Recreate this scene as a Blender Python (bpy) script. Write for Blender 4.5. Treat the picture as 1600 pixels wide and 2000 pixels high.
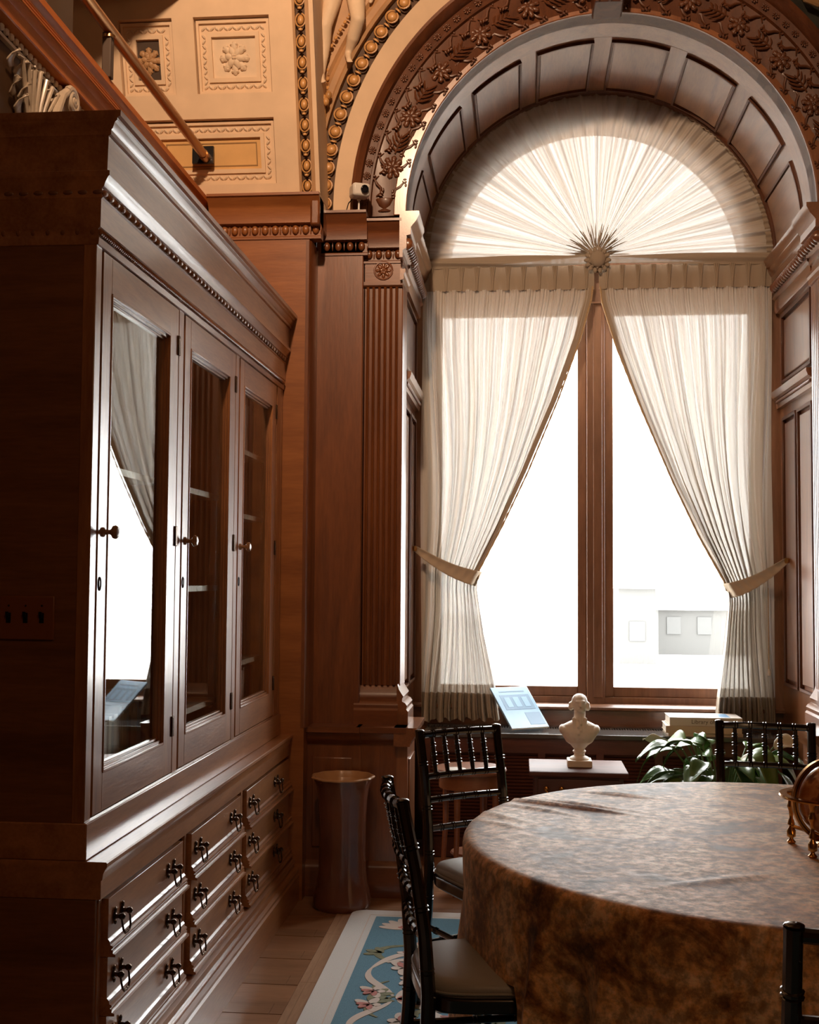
import bpy, bmesh, math, random
from mathutils import Vector, Matrix, Euler
random.seed(7)
PI = math.pi
S = bpy.context.scene
C = S.collection
for o in list(bpy.data.objects): bpy.data.objects.remove(o)

# ------------------------------------------------------------------ camera
F_PX, CAM_H = 2300.0, 1.47
psi, tht, rho = math.atan(218 / F_PX), math.atan(125 / F_PX), 0.0070
Fv = Vector((-math.sin(psi) * math.cos(tht), math.cos(psi) * math.cos(tht), math.sin(tht)))
Rv = Fv.cross(Vector((0, 0, 1))).normalized(); Uv = Rv.cross(Fv)
R2 = Rv * math.cos(rho) + Uv * math.sin(rho); U2 = Uv * math.cos(rho) - Rv * math.sin(rho)
cd = bpy.data.cameras.new('camera'); cam = bpy.data.objects.new('camera', cd); C.objects.link(cam)
cd.sensor_fit = 'HORIZONTAL'; cd.sensor_width = 24.0; cd.lens = 24.0 * F_PX / 1600.0
cd.clip_start = 0.05; cd.clip_end = 300
M = Matrix((R2, U2, -Fv)).transposed().to_4x4(); M.translation = (0, 0, CAM_H)
cam.matrix_world = M
S.camera = cam

# ------------------------------------------------------------------ light
W = bpy.data.worlds.new('World'); S.world = W; W.use_nodes = True
bg = W.node_tree.nodes['Background']
bg.inputs['Color'].default_value = (1.0, 0.99, 0.975, 1); bg.inputs['Strength'].default_value = 12.0
S.view_settings.view_transform = 'Standard'; S.view_settings.look = 'None'
S.view_settings.gamma = 1.0; S.view_settings.use_curve_mapping = False
S.view_settings.exposure = 0.5

def lamp(name, loc, power, col, radius):
    l = bpy.data.lights.new(name, 'POINT'); l.energy = power; l.color = col; l.shadow_soft_size = radius
    o = bpy.data.objects.new(name, l); C.objects.link(o); o.location = loc
    return o
# overexposed overcast daylight enters through the arched window only (sampled through a portal)
pl = bpy.data.lights.new('window_portal', 'AREA'); pl.shape = 'RECTANGLE'; pl.size = 2.1; pl.size_y = 3.7
pl.cycles.is_portal = True
po = bpy.data.objects.new('window_portal', pl); C.objects.link(po)
po.location = (0.41, 6.98, 2.5); po.rotation_euler = (-PI / 2, 0, 0)
# warm gallery lamp high up out of the frame, then an unseen fill
sl_d = bpy.data.lights.new('gallery_spot', 'SPOT'); sl_d.energy = 400; sl_d.color = (1.0, 0.66, 0.42); sl_d.shadow_soft_size = 0.10
sl_d.spot_size = math.radians(94); sl_d.spot_blend = 1.0
sl_o = bpy.data.objects.new('gallery_spot', sl_d); C.objects.link(sl_o); sl_o.location = (-0.6, 1.6, 4.7)
sl_o.rotation_euler = (Vector((-1.15, 5.4, 4.1)) - sl_o.location).to_track_quat('-Z', 'Y').to_euler()
lamp('room_fill', (1.7, -1.2, 4.3), 46, (1.0, 0.60, 0.32), 0.2)  # added warm fill behind the camera for the surfaces facing it

# ------------------------------------------------------------------ materials
MATS = {}
def newmat(name):
    m = bpy.data.materials.new(name); m.use_nodes = True
    nt = m.node_tree; b = nt.nodes['Principled BSDF']; MATS[name] = m
    return m, nt, b
def nd(nt, t, **kw):
    n = nt.nodes.new(t)
    for k, v in kw.items(): setattr(n, k, v)
    return n
def setc(sock, c): sock.default_value = (c[0], c[1], c[2], 1)
def ramp(nt, stops):
    r = nd(nt, 'ShaderNodeValToRGB'); e = r.color_ramp.elements
    while len(e) < len(stops): e.new(0.5)
    for i, (p, c) in enumerate(stops): e[i].position = p; e[i].color = (c[0], c[1], c[2], 1)
    return r
def plain(name, col, rough=0.5, metal=0.0, coat=0.0, spec=0.5, var=0.0, scale=20, bump=0.0):
    m, nt, b = newmat(name)
    setc(b.inputs['Base Color'], col)
    b.inputs['Roughness'].default_value = rough; b.inputs['Metallic'].default_value = metal
    b.inputs['Coat Weight'].default_value = coat; b.inputs['Coat Roughness'].default_value = 0.15
    b.inputs['Specular IOR Level'].default_value = spec
    if var or bump:
        tc = nd(nt, 'ShaderNodeTexCoord'); n = nd(nt, 'ShaderNodeTexNoise')
        n.inputs['Scale'].default_value = scale; n.inputs['Detail'].default_value = 5
        nt.links.new(tc.outputs['Object'], n.inputs['Vector'])
        if var:
            r = ramp(nt, [(0.3, [c * (1 - var) for c in col]), (0.7, [min(1, c * (1 + var)) for c in col])])
            nt.links.new(n.outputs['Fac'], r.inputs['Fac']); nt.links.new(r.outputs['Color'], b.inputs['Base Color'])
        if bump:
            bp = nd(nt, 'ShaderNodeBump'); bp.inputs['Strength'].default_value = bump; bp.inputs['Distance'].default_value = 0.004
            nt.links.new(n.outputs['Fac'], bp.inputs['Height']); nt.links.new(bp.outputs['Normal'], b.inputs['Normal'])
    return m
def wood(name, dark, light, axis='z', rough=0.36, coat=0.25, scale=6.0, bump=0.15, spec=0.5):
    m, nt, b = newmat(name)
    tc = nd(nt, 'ShaderNodeTexCoord'); mp = nd(nt, 'ShaderNodeMapping')
    sc = {'x': (0.12, 1, 1), 'y': (1, 0.12, 1), 'z': (1, 1, 0.12)}[axis]
    mp.inputs['Scale'].default_value = [scale * s for s in sc]
    nt.links.new(tc.outputs['Object'], mp.inputs['Vector'])
    n = nd(nt, 'ShaderNodeTexNoise'); n.inputs['Scale'].default_value = 1.5; n.inputs['Detail'].default_value = 3
    n.inputs['Distortion'].default_value = 1.2
    nt.links.new(mp.outputs['Vector'], n.inputs['Vector'])
    mp2 = nd(nt, 'ShaderNodeMapping'); mp2.inputs['Scale'].default_value = [scale * 14 * s for s in sc]
    nt.links.new(tc.outputs['Object'], mp2.inputs['Vector'])
    n2 = nd(nt, 'ShaderNodeTexNoise'); n2.inputs['Scale'].default_value = 1.5; n2.inputs['Detail'].default_value = 4
    nt.links.new(mp2.outputs['Vector'], n2.inputs['Vector'])
    mx = nd(nt, 'ShaderNodeMath', operation='MULTIPLY_ADD'); mx.inputs[1].default_value = 0.45
    nt.links.new(n2.outputs['Fac'], mx.inputs[0]); nt.links.new(n.outputs['Fac'], mx.inputs[2])
    r = ramp(nt, [(0.45, dark), (0.95, light)])
    nt.links.new(mx.outputs[0], r.inputs['Fac']); nt.links.new(r.outputs['Color'], b.inputs['Base Color'])
    b.inputs['Roughness'].default_value = rough; b.inputs['Coat Weight'].default_value = coat
    b.inputs['Coat Roughness'].default_value = 0.18; b.inputs['Coat IOR'].default_value = 1.6; b.inputs['Specular IOR Level'].default_value = spec
    bp = nd(nt, 'ShaderNodeBump'); bp.inputs['Strength'].default_value = bump; bp.inputs['Distance'].default_value = 0.002
    nt.links.new(n2.outputs['Fac'], bp.inputs['Height']); nt.links.new(bp.outputs['Normal'], b.inputs['Normal'])
    return m
DK, LT = (0.108, 0.030, 0.008), (0.225, 0.070, 0.019)
wood('wood_z', DK, LT, 'z', 0.38, 0.8); wood('wood_x', DK, LT, 'x', 0.38, 0.6); wood('wood_y', DK, LT, 'y', 0.38, 0.8)
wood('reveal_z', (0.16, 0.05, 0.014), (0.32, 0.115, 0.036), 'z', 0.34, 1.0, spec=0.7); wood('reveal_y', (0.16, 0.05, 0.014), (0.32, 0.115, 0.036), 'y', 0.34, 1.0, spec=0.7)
wood('case_z', (0.20, 0.068, 0.020), (0.42, 0.172, 0.058), 'z', 0.36, 0.75, bump=0.3, spec=0.6)
wood('case_y', (0.20, 0.068, 0.020), (0.42, 0.172, 0.058), 'y', 0.36, 0.75, bump=0.3, spec=0.6)
wood('case_x', (0.12, 0.042, 0.014), (0.23, 0.088, 0.03), 'x', 0.45, 0.1)
wood('carved', (0.075, 0.023, 0.008), (0.155, 0.05, 0.016), 'z', 0.45, 0.15, 10)
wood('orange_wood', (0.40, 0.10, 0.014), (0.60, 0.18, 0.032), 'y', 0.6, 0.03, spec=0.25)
wood('orange_x', (0.21, 0.066, 0.016), (0.34, 0.12, 0.032), 'x', 0.38, 0.25)  # lit copy of wood_x: the lamp's orange glow is in the colour
wood('floor_wood', (0.24, 0.115, 0.055), (0.44, 0.225, 0.115), 'x', 0.33, 0.2, 5)
wood('floor_wood_b', (0.21, 0.10, 0.047), (0.39, 0.20, 0.10), 'x', 0.36, 0.2, 5)
wood('border_wood', (0.36, 0.20, 0.11), (0.58, 0.36, 0.22), 'y', 0.36, 0.2, 5)
wood('mahogany', (0.05, 0.014, 0.008), (0.115, 0.032, 0.016), 'x', 0.42, 0.05)
wood('shelf_wood', (0.42, 0.30, 0.20), (0.60, 0.46, 0.33), 'y', 0.35, 0.5)  # pale tan puts the light caught by the shelf edges into the colour
wood('chest_top', (0.06, 0.02, 0.013), (0.13, 0.045, 0.028), 'x', 0.5, 0.0, spec=0.2)
wood('cherry', (0.19, 0.06, 0.022), (0.31, 0.11, 0.042), 'x', 0.32, 0.3)
wood('frame_wood', (0.13, 0.055, 0.026), (0.24, 0.11, 0.055), 'z', 0.4, 0.15)
plain('plaster', (0.74, 0.545, 0.36), 0.75, var=0.06, scale=9)
plain('stucco', (0.72, 0.56, 0.39), 0.6, var=0.08, scale=12)
plain('panel_gold', (0.70, 0.42, 0.16), 0.6, var=0.1, scale=8)
plain('gilt', (0.50, 0.26, 0.085), 0.42, var=0.25, scale=30, coat=0.1)
plain('gilt_dark', (0.09, 0.042, 0.016), 0.6)
plain('moulding_tan', (0.44, 0.25, 0.115), 0.55, var=0.12, scale=10)
plain('silver_stucco', (0.52, 0.42, 0.31), 0.38, var=0.15, scale=18, coat=0.15)
plain('green_panel', (0.022, 0.022, 0.014), 0.6, var=0.3, scale=14)
plain('ochre', (0.30, 0.17, 0.06), 0.6)
plain('dark_paint_and_shade', (0.06, 0.035, 0.02), 0.6)
plain('brass_rail', (0.35, 0.17, 0.06), 0.28, metal=0.85)
plain('black_metal', (0.012, 0.010, 0.009), 0.35, metal=0.6)
plain('bronze', (0.10, 0.06, 0.035), 0.25, metal=0.9)
plain('knob_wood', (0.30, 0.15, 0.075), 0.25, coat=0.5)
plain('switch_plate', (0.20, 0.062, 0.02), 0.4)
plain('black_lacquer', (0.010, 0.006, 0.004), 0.12, coat=0.6)
plain('cushion', (0.30, 0.285, 0.25), 0.42, bump=0.1, scale=300)
plain('ceramic', (0.155, 0.055, 0.03), 0.16, coat=0.6, var=0.25, scale=5)
plain('ceramic_in', (0.55, 0.30, 0.14), 0.3)
plain('bust_plaster', (0.80, 0.70, 0.58), 0.55)
plain('brass', (0.62, 0.33, 0.10), 0.2, metal=1.0)
plain('white_plastic', (0.72, 0.68, 0.62), 0.4)
plain('dark_lens', (0.01, 0.01, 0.012), 0.08)
plain('paper', (0.74, 0.66, 0.55), 0.7)
plain('book_grey', (0.55, 0.49, 0.43), 0.5)
plain('book_tan', (0.48, 0.36, 0.25), 0.55)
plain('ink', (0.10, 0.07, 0.05), 0.6)
plain('blue_cover', (0.30, 0.53, 0.76), 0.3, coat=0.5, var=0.08, scale=9)
plain('blue_dark', (0.17, 0.32, 0.50), 0.35, coat=0.3)
plain('leaf', (0.09, 0.17, 0.055), 0.26, var=0.45, scale=9, coat=0.2)
plain('leaf_light', (0.14, 0.22, 0.05), 0.32, var=0.3, scale=9)
plain('spathe', (0.70, 0.66, 0.50), 0.5)
plain('stem_green', (0.10, 0.16, 0.05), 0.5)
plain('pot_clay', (0.12, 0.05, 0.03), 0.5)
plain('soil', (0.03, 0.02, 0.012), 0.95)
plain('rug_white', (0.84, 0.83, 0.80), 0.95, bump=0.5, scale=350)
plain('rug_blue', (0.15, 0.32, 0.43), 0.95, var=0.18, bump=0.5, scale=350)
plain('rug_cream', (0.80, 0.70, 0.62), 0.95)
plain('rug_red', (0.60, 0.25, 0.22), 0.95, var=0.2, scale=60)
plain('rug_green', (0.27, 0.28, 0.17), 0.95, var=0.2, scale=60)
plain('grille', (0.045, 0.024, 0.014), 0.4, metal=0.3)
plain('cover_top', (0.06, 0.055, 0.05), 0.16, coat=0.4)
plain('stone_out', (0.75, 0.74, 0.72), 0.9)
plain('building_out', (0.074, 0.073, 0.070), 0.9)
plain('building_win', (0.066, 0.066, 0.064), 0.6)
plain('rope', (0.52, 0.36, 0.20), 0.9, var=0.3, scale=400)
plain('wall_dark', (0.11, 0.045, 0.02), 0.5, var=0.2, scale=6)
plain('lining', (0.42, 0.40, 0.34), 0.7, var=0.1, scale=4)
plain('ceiling_paint', (0.45, 0.32, 0.20), 0.8)
BOOKC = []
for i, c in enumerate([(0.58, 0.50, 0.42), (0.34, 0.15, 0.08), (0.66, 0.60, 0.52), (0.26, 0.17, 0.12), (0.48, 0.34, 0.24), (0.38, 0.38, 0.35), (0.36, 0.10, 0.07)]):
    BOOKC.append(plain('book_cloth_%d' % i, c, 0.55))

def mk_glass(name, tint=(1, 1, 1), ior=1.5, rough=0.0):
    m = bpy.data.materials.new(name); m.use_nodes = True; MATS[name] = m
    nt = m.node_tree; nt.nodes.clear()
    out = nd(nt, 'ShaderNodeOutputMaterial'); mix = nd(nt, 'ShaderNodeMixShader')
    tr = nd(nt, 'ShaderNodeBsdfTransparent'); setc(tr.inputs['Color'], tint)
    gl = nd(nt, 'ShaderNodeBsdfGlossy'); gl.inputs['Roughness'].default_value = rough
    # Schlick reflectance, the same from both faces of the thin pane
    lw = nd(nt, 'ShaderNodeLayerWeight'); lw.inputs['Blend'].default_value = 0.5
    pw_ = nd(nt, 'ShaderNodeMath', operation='POWER'); pw_.inputs[1].default_value = 5.0; nt.links.new(lw.outputs['Facing'], pw_.inputs[0])
    f0 = ((ior - 1) / (ior + 1)) ** 2; fr = nd(nt, 'ShaderNodeMath', operation='MULTIPLY_ADD'); fr.inputs[1].default_value = 1 - f0; fr.inputs[2].default_value = f0
    nt.links.new(pw_.outputs[0], fr.inputs[0])
    nt.links.new(fr.outputs[0], mix.inputs[0]); nt.links.new(tr.outputs[0], mix.inputs[1]); nt.links.new(gl.outputs[0], mix.inputs[2])
    nt.links.new(mix.outputs[0], out.inputs[0])
mk_glass('pane_glass', (0.97, 0.98, 0.98)); mk_glass('door_glass', (0.96, 0.97, 0.95), 1.75); mk_glass('acrylic', (0.95, 0.97, 0.98))

def mk_sheer(name, col, t_lo, t_hi, transl, freq=60, vfreq=0.6):
    m = bpy.data.materials.new(name); m.use_nodes = True; MATS[name] = m
    nt = m.node_tree; nt.nodes.clear()
    out = nd(nt, 'ShaderNodeOutputMaterial')
    d = nd(nt, 'ShaderNodeBsdfDiffuse'); t = nd(nt, 'ShaderNodeBsdfTranslucent'); tr = nd(nt, 'ShaderNodeBsdfTransparent')
    setc(d.inputs['Color'], col); setc(t.inputs['Color'], col); setc(tr.inputs['Color'], (1, 0.985, 0.95))
    m1 = nd(nt, 'ShaderNodeMixShader'); m1.inputs[0].default_value = transl
    nt.links.new(d.outputs[0], m1.inputs[1]); nt.links.new(t.outputs[0], m1.inputs[2])
    m2 = nd(nt, 'ShaderNodeMixShader')
    # the gauze is gathered unevenly: its openness varies in threads that run along the folds (UV)
    tc = nd(nt, 'ShaderNodeTexCoord'); mp = nd(nt, 'ShaderNodeMapping'); mp.inputs['Scale'].default_value = (freq, vfreq, 1)
    n = nd(nt, 'ShaderNodeTexNoise'); n.inputs['Scale'].default_value = 1; n.inputs['Detail'].default_value = 4; n.inputs['Roughness'].default_value = 0.6
    nt.links.new(tc.outputs['UV'], mp.inputs['Vector']); nt.links.new(mp.outputs['Vector'], n.inputs['Vector'])
    mr = nd(nt, 'ShaderNodeMapRange'); mr.inputs['To Min'].default_value = t_lo; mr.inputs['To Max'].default_value = t_hi
    mr.inputs['From Min'].default_value = 0.36; mr.inputs['From Max'].default_value = 0.64
    nt.links.new(n.outputs['Fac'], mr.inputs['Value']); nt.links.new(mr.outputs[0], m2.inputs[0])
    nt.links.new(m1.outputs[0], m2.inputs[1]); nt.links.new(tr.outputs[0], m2.inputs[2]); nt.links.new(m2.outputs[0], out.inputs[0])
mk_sheer('sheer', (0.60, 0.55, 0.485), 0.010, 0.050, 0.068, 70); mk_sheer('sheer_fan', (0.60, 0.55, 0.485), 0.006, 0.050, 0.068, 150)
mk_sheer('sheer_band', (0.42, 0.345, 0.265), 0.002, 0.010, 0.05, 60); mk_sheer('sheer_tie', (0.56, 0.46, 0.345), 0.003, 0.018, 0.07, 26, 1.0); mk_sheer('sheer_hub', (0.50, 0.42, 0.33), 0.006, 0.024, 0.06, 120)

def mk_cloth():
    m, nt, b = newmat('tablecloth_damask')
    tc = nd(nt, 'ShaderNodeTexCoord')
    def noise(s, d, dist=0):
        n = nd(nt, 'ShaderNodeTexNoise'); n.inputs['Scale'].default_value = s; n.inputs['Detail'].default_value = d
        n.inputs['Distortion'].default_value = dist; n.inputs['Roughness'].default_value = 0.65
        nt.links.new(tc.outputs['Object'], n.inputs['Vector']); return n
    a = noise(5.0, 8, 0.6); r = ramp(nt, [(0.38, (0.10, 0.037, 0.010)), (0.45, (0.34, 0.145, 0.045)), (0.51, (0.66, 0.36, 0.15)), (0.62, (0.86, 0.62, 0.40))])
    nt.links.new(a.outputs['Fac'], r.inputs['Fac'])
    c = noise(42, 5); r2 = ramp(nt, [(0.40, (0.55, 0.53, 0.5)), (0.62, (1.35, 1.3, 1.2))])
    nt.links.new(c.outputs['Fac'], r2.inputs['Fac'])
    mx = nd(nt, 'ShaderNodeMix', data_type='RGBA', blend_type='MULTIPLY'); mx.inputs[0].default_value = 1.0
    nt.links.new(r.outputs['Color'], mx.inputs[6]); nt.links.new(r2.outputs['Color'], mx.inputs[7])
    nt.links.new(mx.outputs[2], b.inputs['Base Color'])
    rr = nd(nt, 'ShaderNodeMapRange'); rr.inputs['To Min'].default_value = 0.80; rr.inputs['To Max'].default_value = 0.40; b.inputs['Specular IOR Level'].default_value = 0.40
    nt.links.new(c.outputs['Fac'], rr.inputs['Value']); nt.links.new(rr.outputs[0], b.inputs['Roughness'])
    b.inputs['Sheen Weight'].default_value = 0.35; b.inputs['Sheen Roughness'].default_value = 0.4; setc(b.inputs['Sheen Tint'], (1.0, 0.85, 0.7))
    bp = nd(nt, 'ShaderNodeBump'); bp.inputs['Strength'].default_value = 0.35; bp.inputs['Distance'].default_value = 0.004
    nt.links.new(c.outputs['Fac'], bp.inputs['Height']); nt.links.new(bp.outputs['Normal'], b.inputs['Normal'])
mk_cloth()
def mk_globe():
    m, nt, b = newmat('globe_map')
    tc = nd(nt, 'ShaderNodeTexCoord'); n = nd(nt, 'ShaderNodeTexNoise'); n.inputs['Scale'].default_value = 14; n.inputs['Detail'].default_value = 6
    nt.links.new(tc.outputs['Object'], n.inputs['Vector'])
    r = ramp(nt, [(0.42, (0.40, 0.13, 0.035)), (0.52, (0.56, 0.24, 0.09)), (0.56, (0.30, 0.10, 0.03)), (0.62, (0.17, 0.06, 0.025))])
    nt.links.new(n.outputs['Fac'], r.inputs['Fac']); nt.links.new(r.outputs['Color'], b.inputs['Base Color'])
    b.inputs['Roughness'].default_value = 0.18; b.inputs['Coat Weight'].default_value = 0.6
mk_globe()

# ------------------------------------------------------------------ mesh helpers
def wloc(o):
    v = Vector((0, 0, 0))
    while o is not None: v += o.location; o = o.parent
    return v
class MB:
    def __init__(s): s.v = []; s.f = []; s.uv = None
    def add(s, vs, fs):
        n = len(s.v); s.v += [tuple(p) for p in vs]; s.f += [tuple(i + n for i in f) for f in fs]; return s
    def box(s, x0, x1, y0, y1, z0, z1):
        return s.add([(x0, y0, z0), (x1, y0, z0), (x1, y1, z0), (x0, y1, z0), (x0, y0, z1), (x1, y0, z1), (x1, y1, z1), (x0, y1, z1)],
                     [(0, 3, 2, 1), (4, 5, 6, 7), (0, 1, 5, 4), (1, 2, 6, 5), (2, 3, 7, 6), (3, 0, 4, 7)])
    def prism(s, prof, axis, a, b):
        """prof: closed 2-D polygon. axis y: (x,z); x: (y,z); z: (x,y)"""
        n = len(prof)
        def P(p, t): return {'y': (p[0], t, p[1]), 'x': (t, p[0], p[1]), 'z': (p[0], p[1], t)}[axis]
        vs = [P(p, a) for p in prof] + [P(p, b) for p in prof]
        fs = [(i, (i + 1) % n, n + (i + 1) % n, n + i) for i in range(n)] + [tuple(range(n))[::-1], tuple(range(n, 2 * n))]
        return s.add(vs, fs)
    def lathe(s, prof, c=(0, 0, 0), n=24, rmod=None, closed=False):
        m = len(prof); vs = []; fs = []
        for i in range(n):
            a = 2 * PI * i / n
            for (r, z) in prof:
                q = r * (rmod(a, z) if rmod else 1); vs.append((c[0] + q * math.cos(a), c[1] + q * math.sin(a), c[2] + z))
        for i in range(n):
            j = (i + 1) % n
            for k in range(m - 1 + (1 if closed else 0)):
                l = (k + 1) % m; fs.append((i * m + k, j * m + k, j * m + l, i * m + l))
        if not closed:
            fs.append(tuple(i * m for i in range(n))[::-1]); fs.append(tuple(i * m + m - 1 for i in range(n)))
        return s.add(vs, fs)
    def tube(s, pts, rad, n=8, cap=True, flat=None):
        P = [Vector(p) for p in pts]; m = len(P); R = rad if isinstance(rad, (list, tuple)) else [rad] * m
        vs = []; fs = []; up = Vector((0.123, 0.31, 0.94)).normalized(); prev = None
        for i in range(m):
            t = (P[min(i + 1, m - 1)] - P[max(i - 1, 0)]).normalized()
            a = prev if prev is not None else (up if abs(t.dot(up)) < 0.95 else Vector((1, 0, 0)))
            a = (a - t * a.dot(t)).normalized(); prev = a; b = t.cross(a)
            for k in range(n):
                w = 2 * PI * k / n; vs.append(P[i] + (a * math.cos(w) + b * math.sin(w)) * R[i])
        for i in range(m - 1):
            for k in range(n):
                l = (k + 1) % n; fs.append((i * n + k, i * n + l, (i + 1) * n + l, (i + 1) * n + k))
        if cap: fs.append(tuple(range(n))[::-1]); fs.append(tuple((m - 1) * n + k for k in range(n)))
        return s.add(vs, fs)
    def arc(s, prof, c, a0, a1, n=48, cap=True, shear=None):
        """closed profile of (r, y) swept round the Y axis about (cx, cz)"""
        m = len(prof); vs = []; fs = []
        for i in range(n + 1):
            a = a0 + (a1 - a0) * i / n
            for (r, y) in prof:
                x, z = c[0] + r * math.cos(a), c[1] + r * math.sin(a)
                vs.append((x, y + (shear(r, z) if shear else 0), z))
        for i in range(n):
            for k in range(m):
                l = (k + 1) % m; fs.append((i * m + k, (i + 1) * m + k, (i + 1) * m + l, i * m + l))
        if cap: fs.append(tuple(range(m))); fs.append(tuple(n * m + k for k in range(m))[::-1])
        return s.add(vs, fs)
    def ell(s, c, r, rot=None, nu=12, nv=8):
        vs = []; fs = []; Rm = rot.to_matrix() if rot else None
        for i in range(nv + 1):
            p = PI * i / nv
            for k in range(nu):
                a = 2 * PI * k / nu; v = Vector((r[0] * math.sin(p) * math.cos(a), r[1] * math.sin(p) * math.sin(a), r[2] * math.cos(p)))
                if Rm: v = Rm @ v
                vs.append(v + Vector(c))
        for i in range(nv):
            for k in range(nu):
                l = (k + 1) % nu; fs.append((i * nu + k, (i + 1) * nu + k, (i + 1) * nu + l, i * nu + l))
        return s.add(vs, fs)
    def grid(s, fn, nu, nv, wrap=False):
        vs = [fn(i / nu, j / nv) for j in range(nv + 1) for i in range(nu + (0 if wrap else 1))]
        w = nu if wrap else nu + 1; fs = []
        if s.uv is None and not s.v: s.uv = [(i / nu, j / nv) for j in range(nv + 1) for i in range(nu + (0 if wrap else 1))]
        for j in range(nv):
            for i in range(nu):
                l = (i + 1) % w; fs.append((j * w + i, j * w + l, (j + 1) * w + l, (j + 1) * w + i))
        return s.add(vs, fs)
    def capsule(s, a, b, ra, rb, n=12):
        a, b = Vector(a), Vector(b); k = 6
        pts = [a.lerp(b, i / k) for i in range(k + 1)]
        s.tube(pts, [ra + (rb - ra) * i / k for i in range(k + 1)], n)
        s.ell(a, (ra,) * 3, None, n, 8); s.ell(b, (rb,) * 3, None, n, 8); return s
    def map(s, fn): s.v = [tuple(fn(*p)) for p in s.v]; return s
    def mesh(s, name, mat=None, off=None, smooth=35, clean=False):
        me = bpy.data.meshes.new(name)
        vs = s.v if off is None else [(p[0] - off[0], p[1] - off[1], p[2] - off[2]) for p in s.v]
        me.from_pydata(vs, [], s.f)
        if s.uv:
            ul = me.uv_layers.new(name='UVMap').data; nuv = len(s.uv)
            for lp in me.loops: ul[lp.index].uv = s.uv[lp.vertex_index] if lp.vertex_index < nuv else (0.5, 0.5)
        bm = bmesh.new(); bm.from_mesh(me)
        bmesh.ops.remove_doubles(bm, verts=bm.verts, dist=1e-6)
        bmesh.ops.recalc_face_normals(bm, faces=bm.faces); bm.to_mesh(me); bm.free()
        if mat: me.materials.append(MATS[mat])
        if smooth:
            me.shade_smooth(); me.set_sharp_from_angle(angle=math.radians(smooth))
        return me
    def build(s, name, mat, parent=None, local=False, smooth=35, bevel=0.0):
        off = None if (parent is None or local) else wloc(parent)
        o = bpy.data.objects.new(name, s.mesh(name, mat, off, smooth)); C.objects.link(o); o.parent = parent
        if bevel:
            bv = o.modifiers.new('bevel', 'BEVEL'); bv.width = bevel; bv.segments = 2; bv.limit_method = 'ANGLE'; bv.harden_normals = False
        return o
def tag(o, label=None, cat=None, group=None, kind=None):
    if label: o['label'] = label
    if cat: o['category'] = cat
    if group: o['group'] = group
    if kind: o['kind'] = kind
    return o
def empty(name, loc, label=None, cat=None, group=None, kind=None, rz=0.0):
    o = bpy.data.objects.new(name, None); C.objects.link(o); o.location = loc; o.rotation_euler = (0, 0, rz)
    o.empty_display_size = 0.1
    return tag(o, label, cat, group, kind)
def inst(me, name, parent, loc, rot=(0, 0, 0), scale=(1, 1, 1), local=False):
    o = bpy.data.objects.new(name, me); C.objects.link(o); o.parent = parent
    o.location = Vector(loc) - (Vector((0, 0, 0)) if (local or parent is None) else wloc(parent)); o.rotation_euler = rot; o.scale = scale
    return o
def copy_tree(o, parent=None):
    c = o.copy(); C.objects.link(c); c.parent = parent
    for ch in o.children: copy_tree(ch, c)
    return c
def smoothstep(a, b, x):
    t = max(0.0, min(1.0, (x - a) / (b - a))); return t * t * (3 - 2 * t)
def lerp(a, b, t): return a + (b - a) * t
def interp(pts, x):
    if x <= pts[0][0]: return pts[0][1]
    for (a, va), (b, vb) in zip(pts, pts[1:]):
        if x <= b: return va + (vb - va) * (x - a) / (b - a)
    return pts[-1][1]

# ================================================================== THE SETTING
ACX, ACZ = 0.4125, 3.215
XL, XR = -0.575, 1.40
def st(o, label=None): return tag(o, label, kind='structure')
# floor slab, then individual boards where the photo shows them
floor = MB().box(-2.8, 3.7, -3.2, 6.9, -0.12, -0.004).build('floor', 'floor_wood_b'); st(floor, 'brown hardwood floor of narrow boards')
y = 2.55; k = 0
while y < 5.45:
    xs = [-1.03, -0.60 + 0.25 * (k % 2), -0.1] if k % 3 else [-1.03, -0.84, -0.1]
    for a, b in zip(xs, xs[1:]):
        bx = MB().box(a + 0.0008, min(b, -0.795) - 0.0008 if a < -0.8 else b - 0.0008, y + 0.001, y + 0.094, -0.02, 0.0 - 0.0006 * ((k * 7) % 3))
        if a < -0.80: bx.build('plank', 'floor_wood' if (k * 5) % 3 else 'floor_wood_b', floor)
    y += 0.095; k += 1
for a, b in ((-0.794, -0.768), (-0.767, -0.70)):
    for j in range(5):
        MB().box(a, b, 2.55 + j * 0.58, 2.55 + (j + 1) * 0.58 - 0.0015, -0.02, 0.0008).build('border_plank', 'border_wood', floor)
y = 5.10
while y < 6.2:
    MB().box(-0.70, 1.9, y + 0.001, y + 0.094, -0.02, -0.0005).build('plank', 'floor_wood' if k % 2 else 'floor_wood_b', floor); y += 0.095; k += 1
ceil = MB().box(-2.8, 3.7, -3.2, 6.9, 5.2, 5.32).build('ceiling', 'ceiling_paint'); st(ceil)
st(MB().box(3.6, 3.75, -3.2, 6.9, 0, 5.2).build('wall_right', 'wall_dark'))
st(MB().box(-2.8, 3.7, -3.3, -3.15, 0, 5.2).build('wall_back', 'wall_dark'))
wl = MB(); wl.box(-1.80, -1.68, -3.15, 5.6, 0, 3.09); wl.box(-2.85, -2.72, -3.15, 5.6, 3.0, 5.2); wl.box(-2.72, -1.66, -3.15, 5.6, 3.09, 3.20)
st(wl.build('wall_left', 'wall_dark'))
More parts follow.
